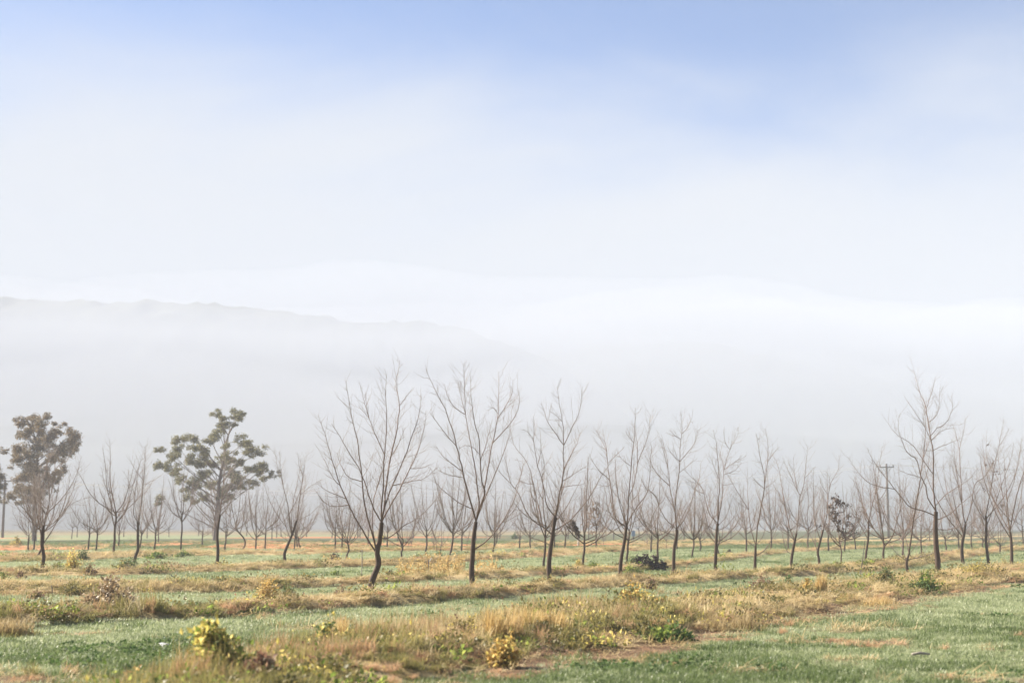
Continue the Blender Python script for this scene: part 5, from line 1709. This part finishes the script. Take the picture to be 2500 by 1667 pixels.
m_w, nt_, out_ = new_mat("faded_plastic")
pp = nt_.nodes.new("ShaderNodeBsdfPrincipled")
pp.inputs["Base Color"].default_value = (0.62, 0.62, 0.58, 1)
pp.inputs["Roughness"].default_value = 0.5
nt_.links.new(pp.outputs[0], out_.inputs["Surface"])
scrap("plastic_scrap", "small whitish scrap lying in green grass at lower left", "scrap", 400, 1590, (0.10, 0.10, 0.12), 3, m_w)
scrap("paper_scrap", "pale crumpled scrap at bottom right of the nearest yellow bush", "scrap", 606, 1652, (0.16, 0.12, 0.10), 4, m_w)
b = on_ground(2248, 1606)
mb = MB()
mb.tube([(-0.11, 0, 0.05), (0.0, 0.02, 0.065), (0.12, 0.0, 0.05)], [0.018, 0.02, 0.014], 7)
o = link("stick", mb.mesh("stick", [M['stump']]))
o.location = b
tag(o, "short grey stick lying in the green grass at lower right", "stick")

# ------------------------------------------------------------------ fog: one even haze round everything, and the lifted fog bank
def volume_mat(name, dens, col=(0.52, 0.56, 0.63), aniso=-0.08):
    m, nt, out = new_mat(name)
    v = nt.nodes.new("ShaderNodeVolumePrincipled")
    v.inputs["Color"].default_value = (*col, 1)
    v.inputs["Density"].default_value = dens
    v.inputs["Anisotropy"].default_value = aniso
    nt.links.new(v.outputs[0], out.inputs["Volume"])
    m.cycles.homogeneous_volume = True
    return m


mb = MB()
mb.box((0, 0, (HAZE_TOP - 1.6) / 2), (3400, 3400, HAZE_TOP + 1.6))
hz = link("haze", mb.mesh("haze", [volume_mat("haze_air", HAZE_DENSITY)], False))
hz["kind"] = "stuff"


def fog_bank(name, d0, half, zc, hh, x0, x1, dens, seed, label):
    """lens of thicker fog lifted off the ground, thinning to nothing at its rim"""
    nx, ny = 90, 26
    xs = np.linspace(x0, x1, nx)
    t = np.linspace(-1, 1, ny)
    XX, TT = np.meshgrid(xs, t, indexing='ij')
    ex = np.clip(np.minimum((XX - x0), (x1 - XX)) / ((x1 - x0) * 0.16), 0, 1)
    ex = np.sin(ex * math.pi / 2)
    nzz = fbm(XX, TT * half, 120.0, seed, 3)
    wob = (fbm(XX, TT * 0, 150.0, seed + 4, 2) - 0.5) * 14
    thick = np.maximum(1 - TT ** 2, 0) ** 2.0 * ex
    up = zc + wob * ex + hh * thick * (0.15 + 1.7 * nzz)
    dn = zc + wob * ex - hh * thick * (0.55 + 0.6 * fbm(XX, TT * half, 90.0, seed + 9, 3)) - 0.05
    dn = np.maximum(dn, np.minimum(up - 0.3, 0.35))
    YY = d0 + TT * half
    V = np.concatenate([np.stack([XX, YY, up], -1).reshape(-1, 3), np.stack([XX, YY, dn], -1).reshape(-1, 3)])
    n = nx * ny
    F = []
    for a in range(nx - 1):
        for b_ in range(ny - 1):
            q = [a * ny + b_, (a + 1) * ny + b_, (a + 1) * ny + b_ + 1, a * ny + b_ + 1]
            F.append(q)
            F.append([v + n for v in q[::-1]])
    for a in range(nx - 1):
        for b_ in (0, ny - 1):
            q = [a * ny + b_, a * ny + b_ + n, (a + 1) * ny + b_ + n, (a + 1) * ny + b_]
            F.append(q if b_ == 0 else q[::-1])
    for b_ in range(ny - 1):
        for a in (0, nx - 1):
            q = [a * ny + b_, a * ny + b_ + 1, a * ny + b_ + 1 + n, a * ny + b_ + n]
            F.append(q if a == 0 else q[::-1])
    o = link(name, mesh_from(name, V, np.array(F), [volume_mat(name + "_air", dens)]))
    o["kind"] = "stuff"
    tag(o, label, "fog")


fog_bank("fog_bank", 395, 225, 14, 30, -620, 660, 0.0055, 24, "grey white fog bank lying on the ground behind the orchard")
fog_bank("fog_bank", 480, 150, 52, 24, -640, 680, 0.0072, 4, "white fog bank lifted off the valley floor in front of the hills")
fog_bank("fog_bank", 600, 85, 70, 29, -700, 760, 0.0095, 14, "thin veil of fog drifting across the hill tops")
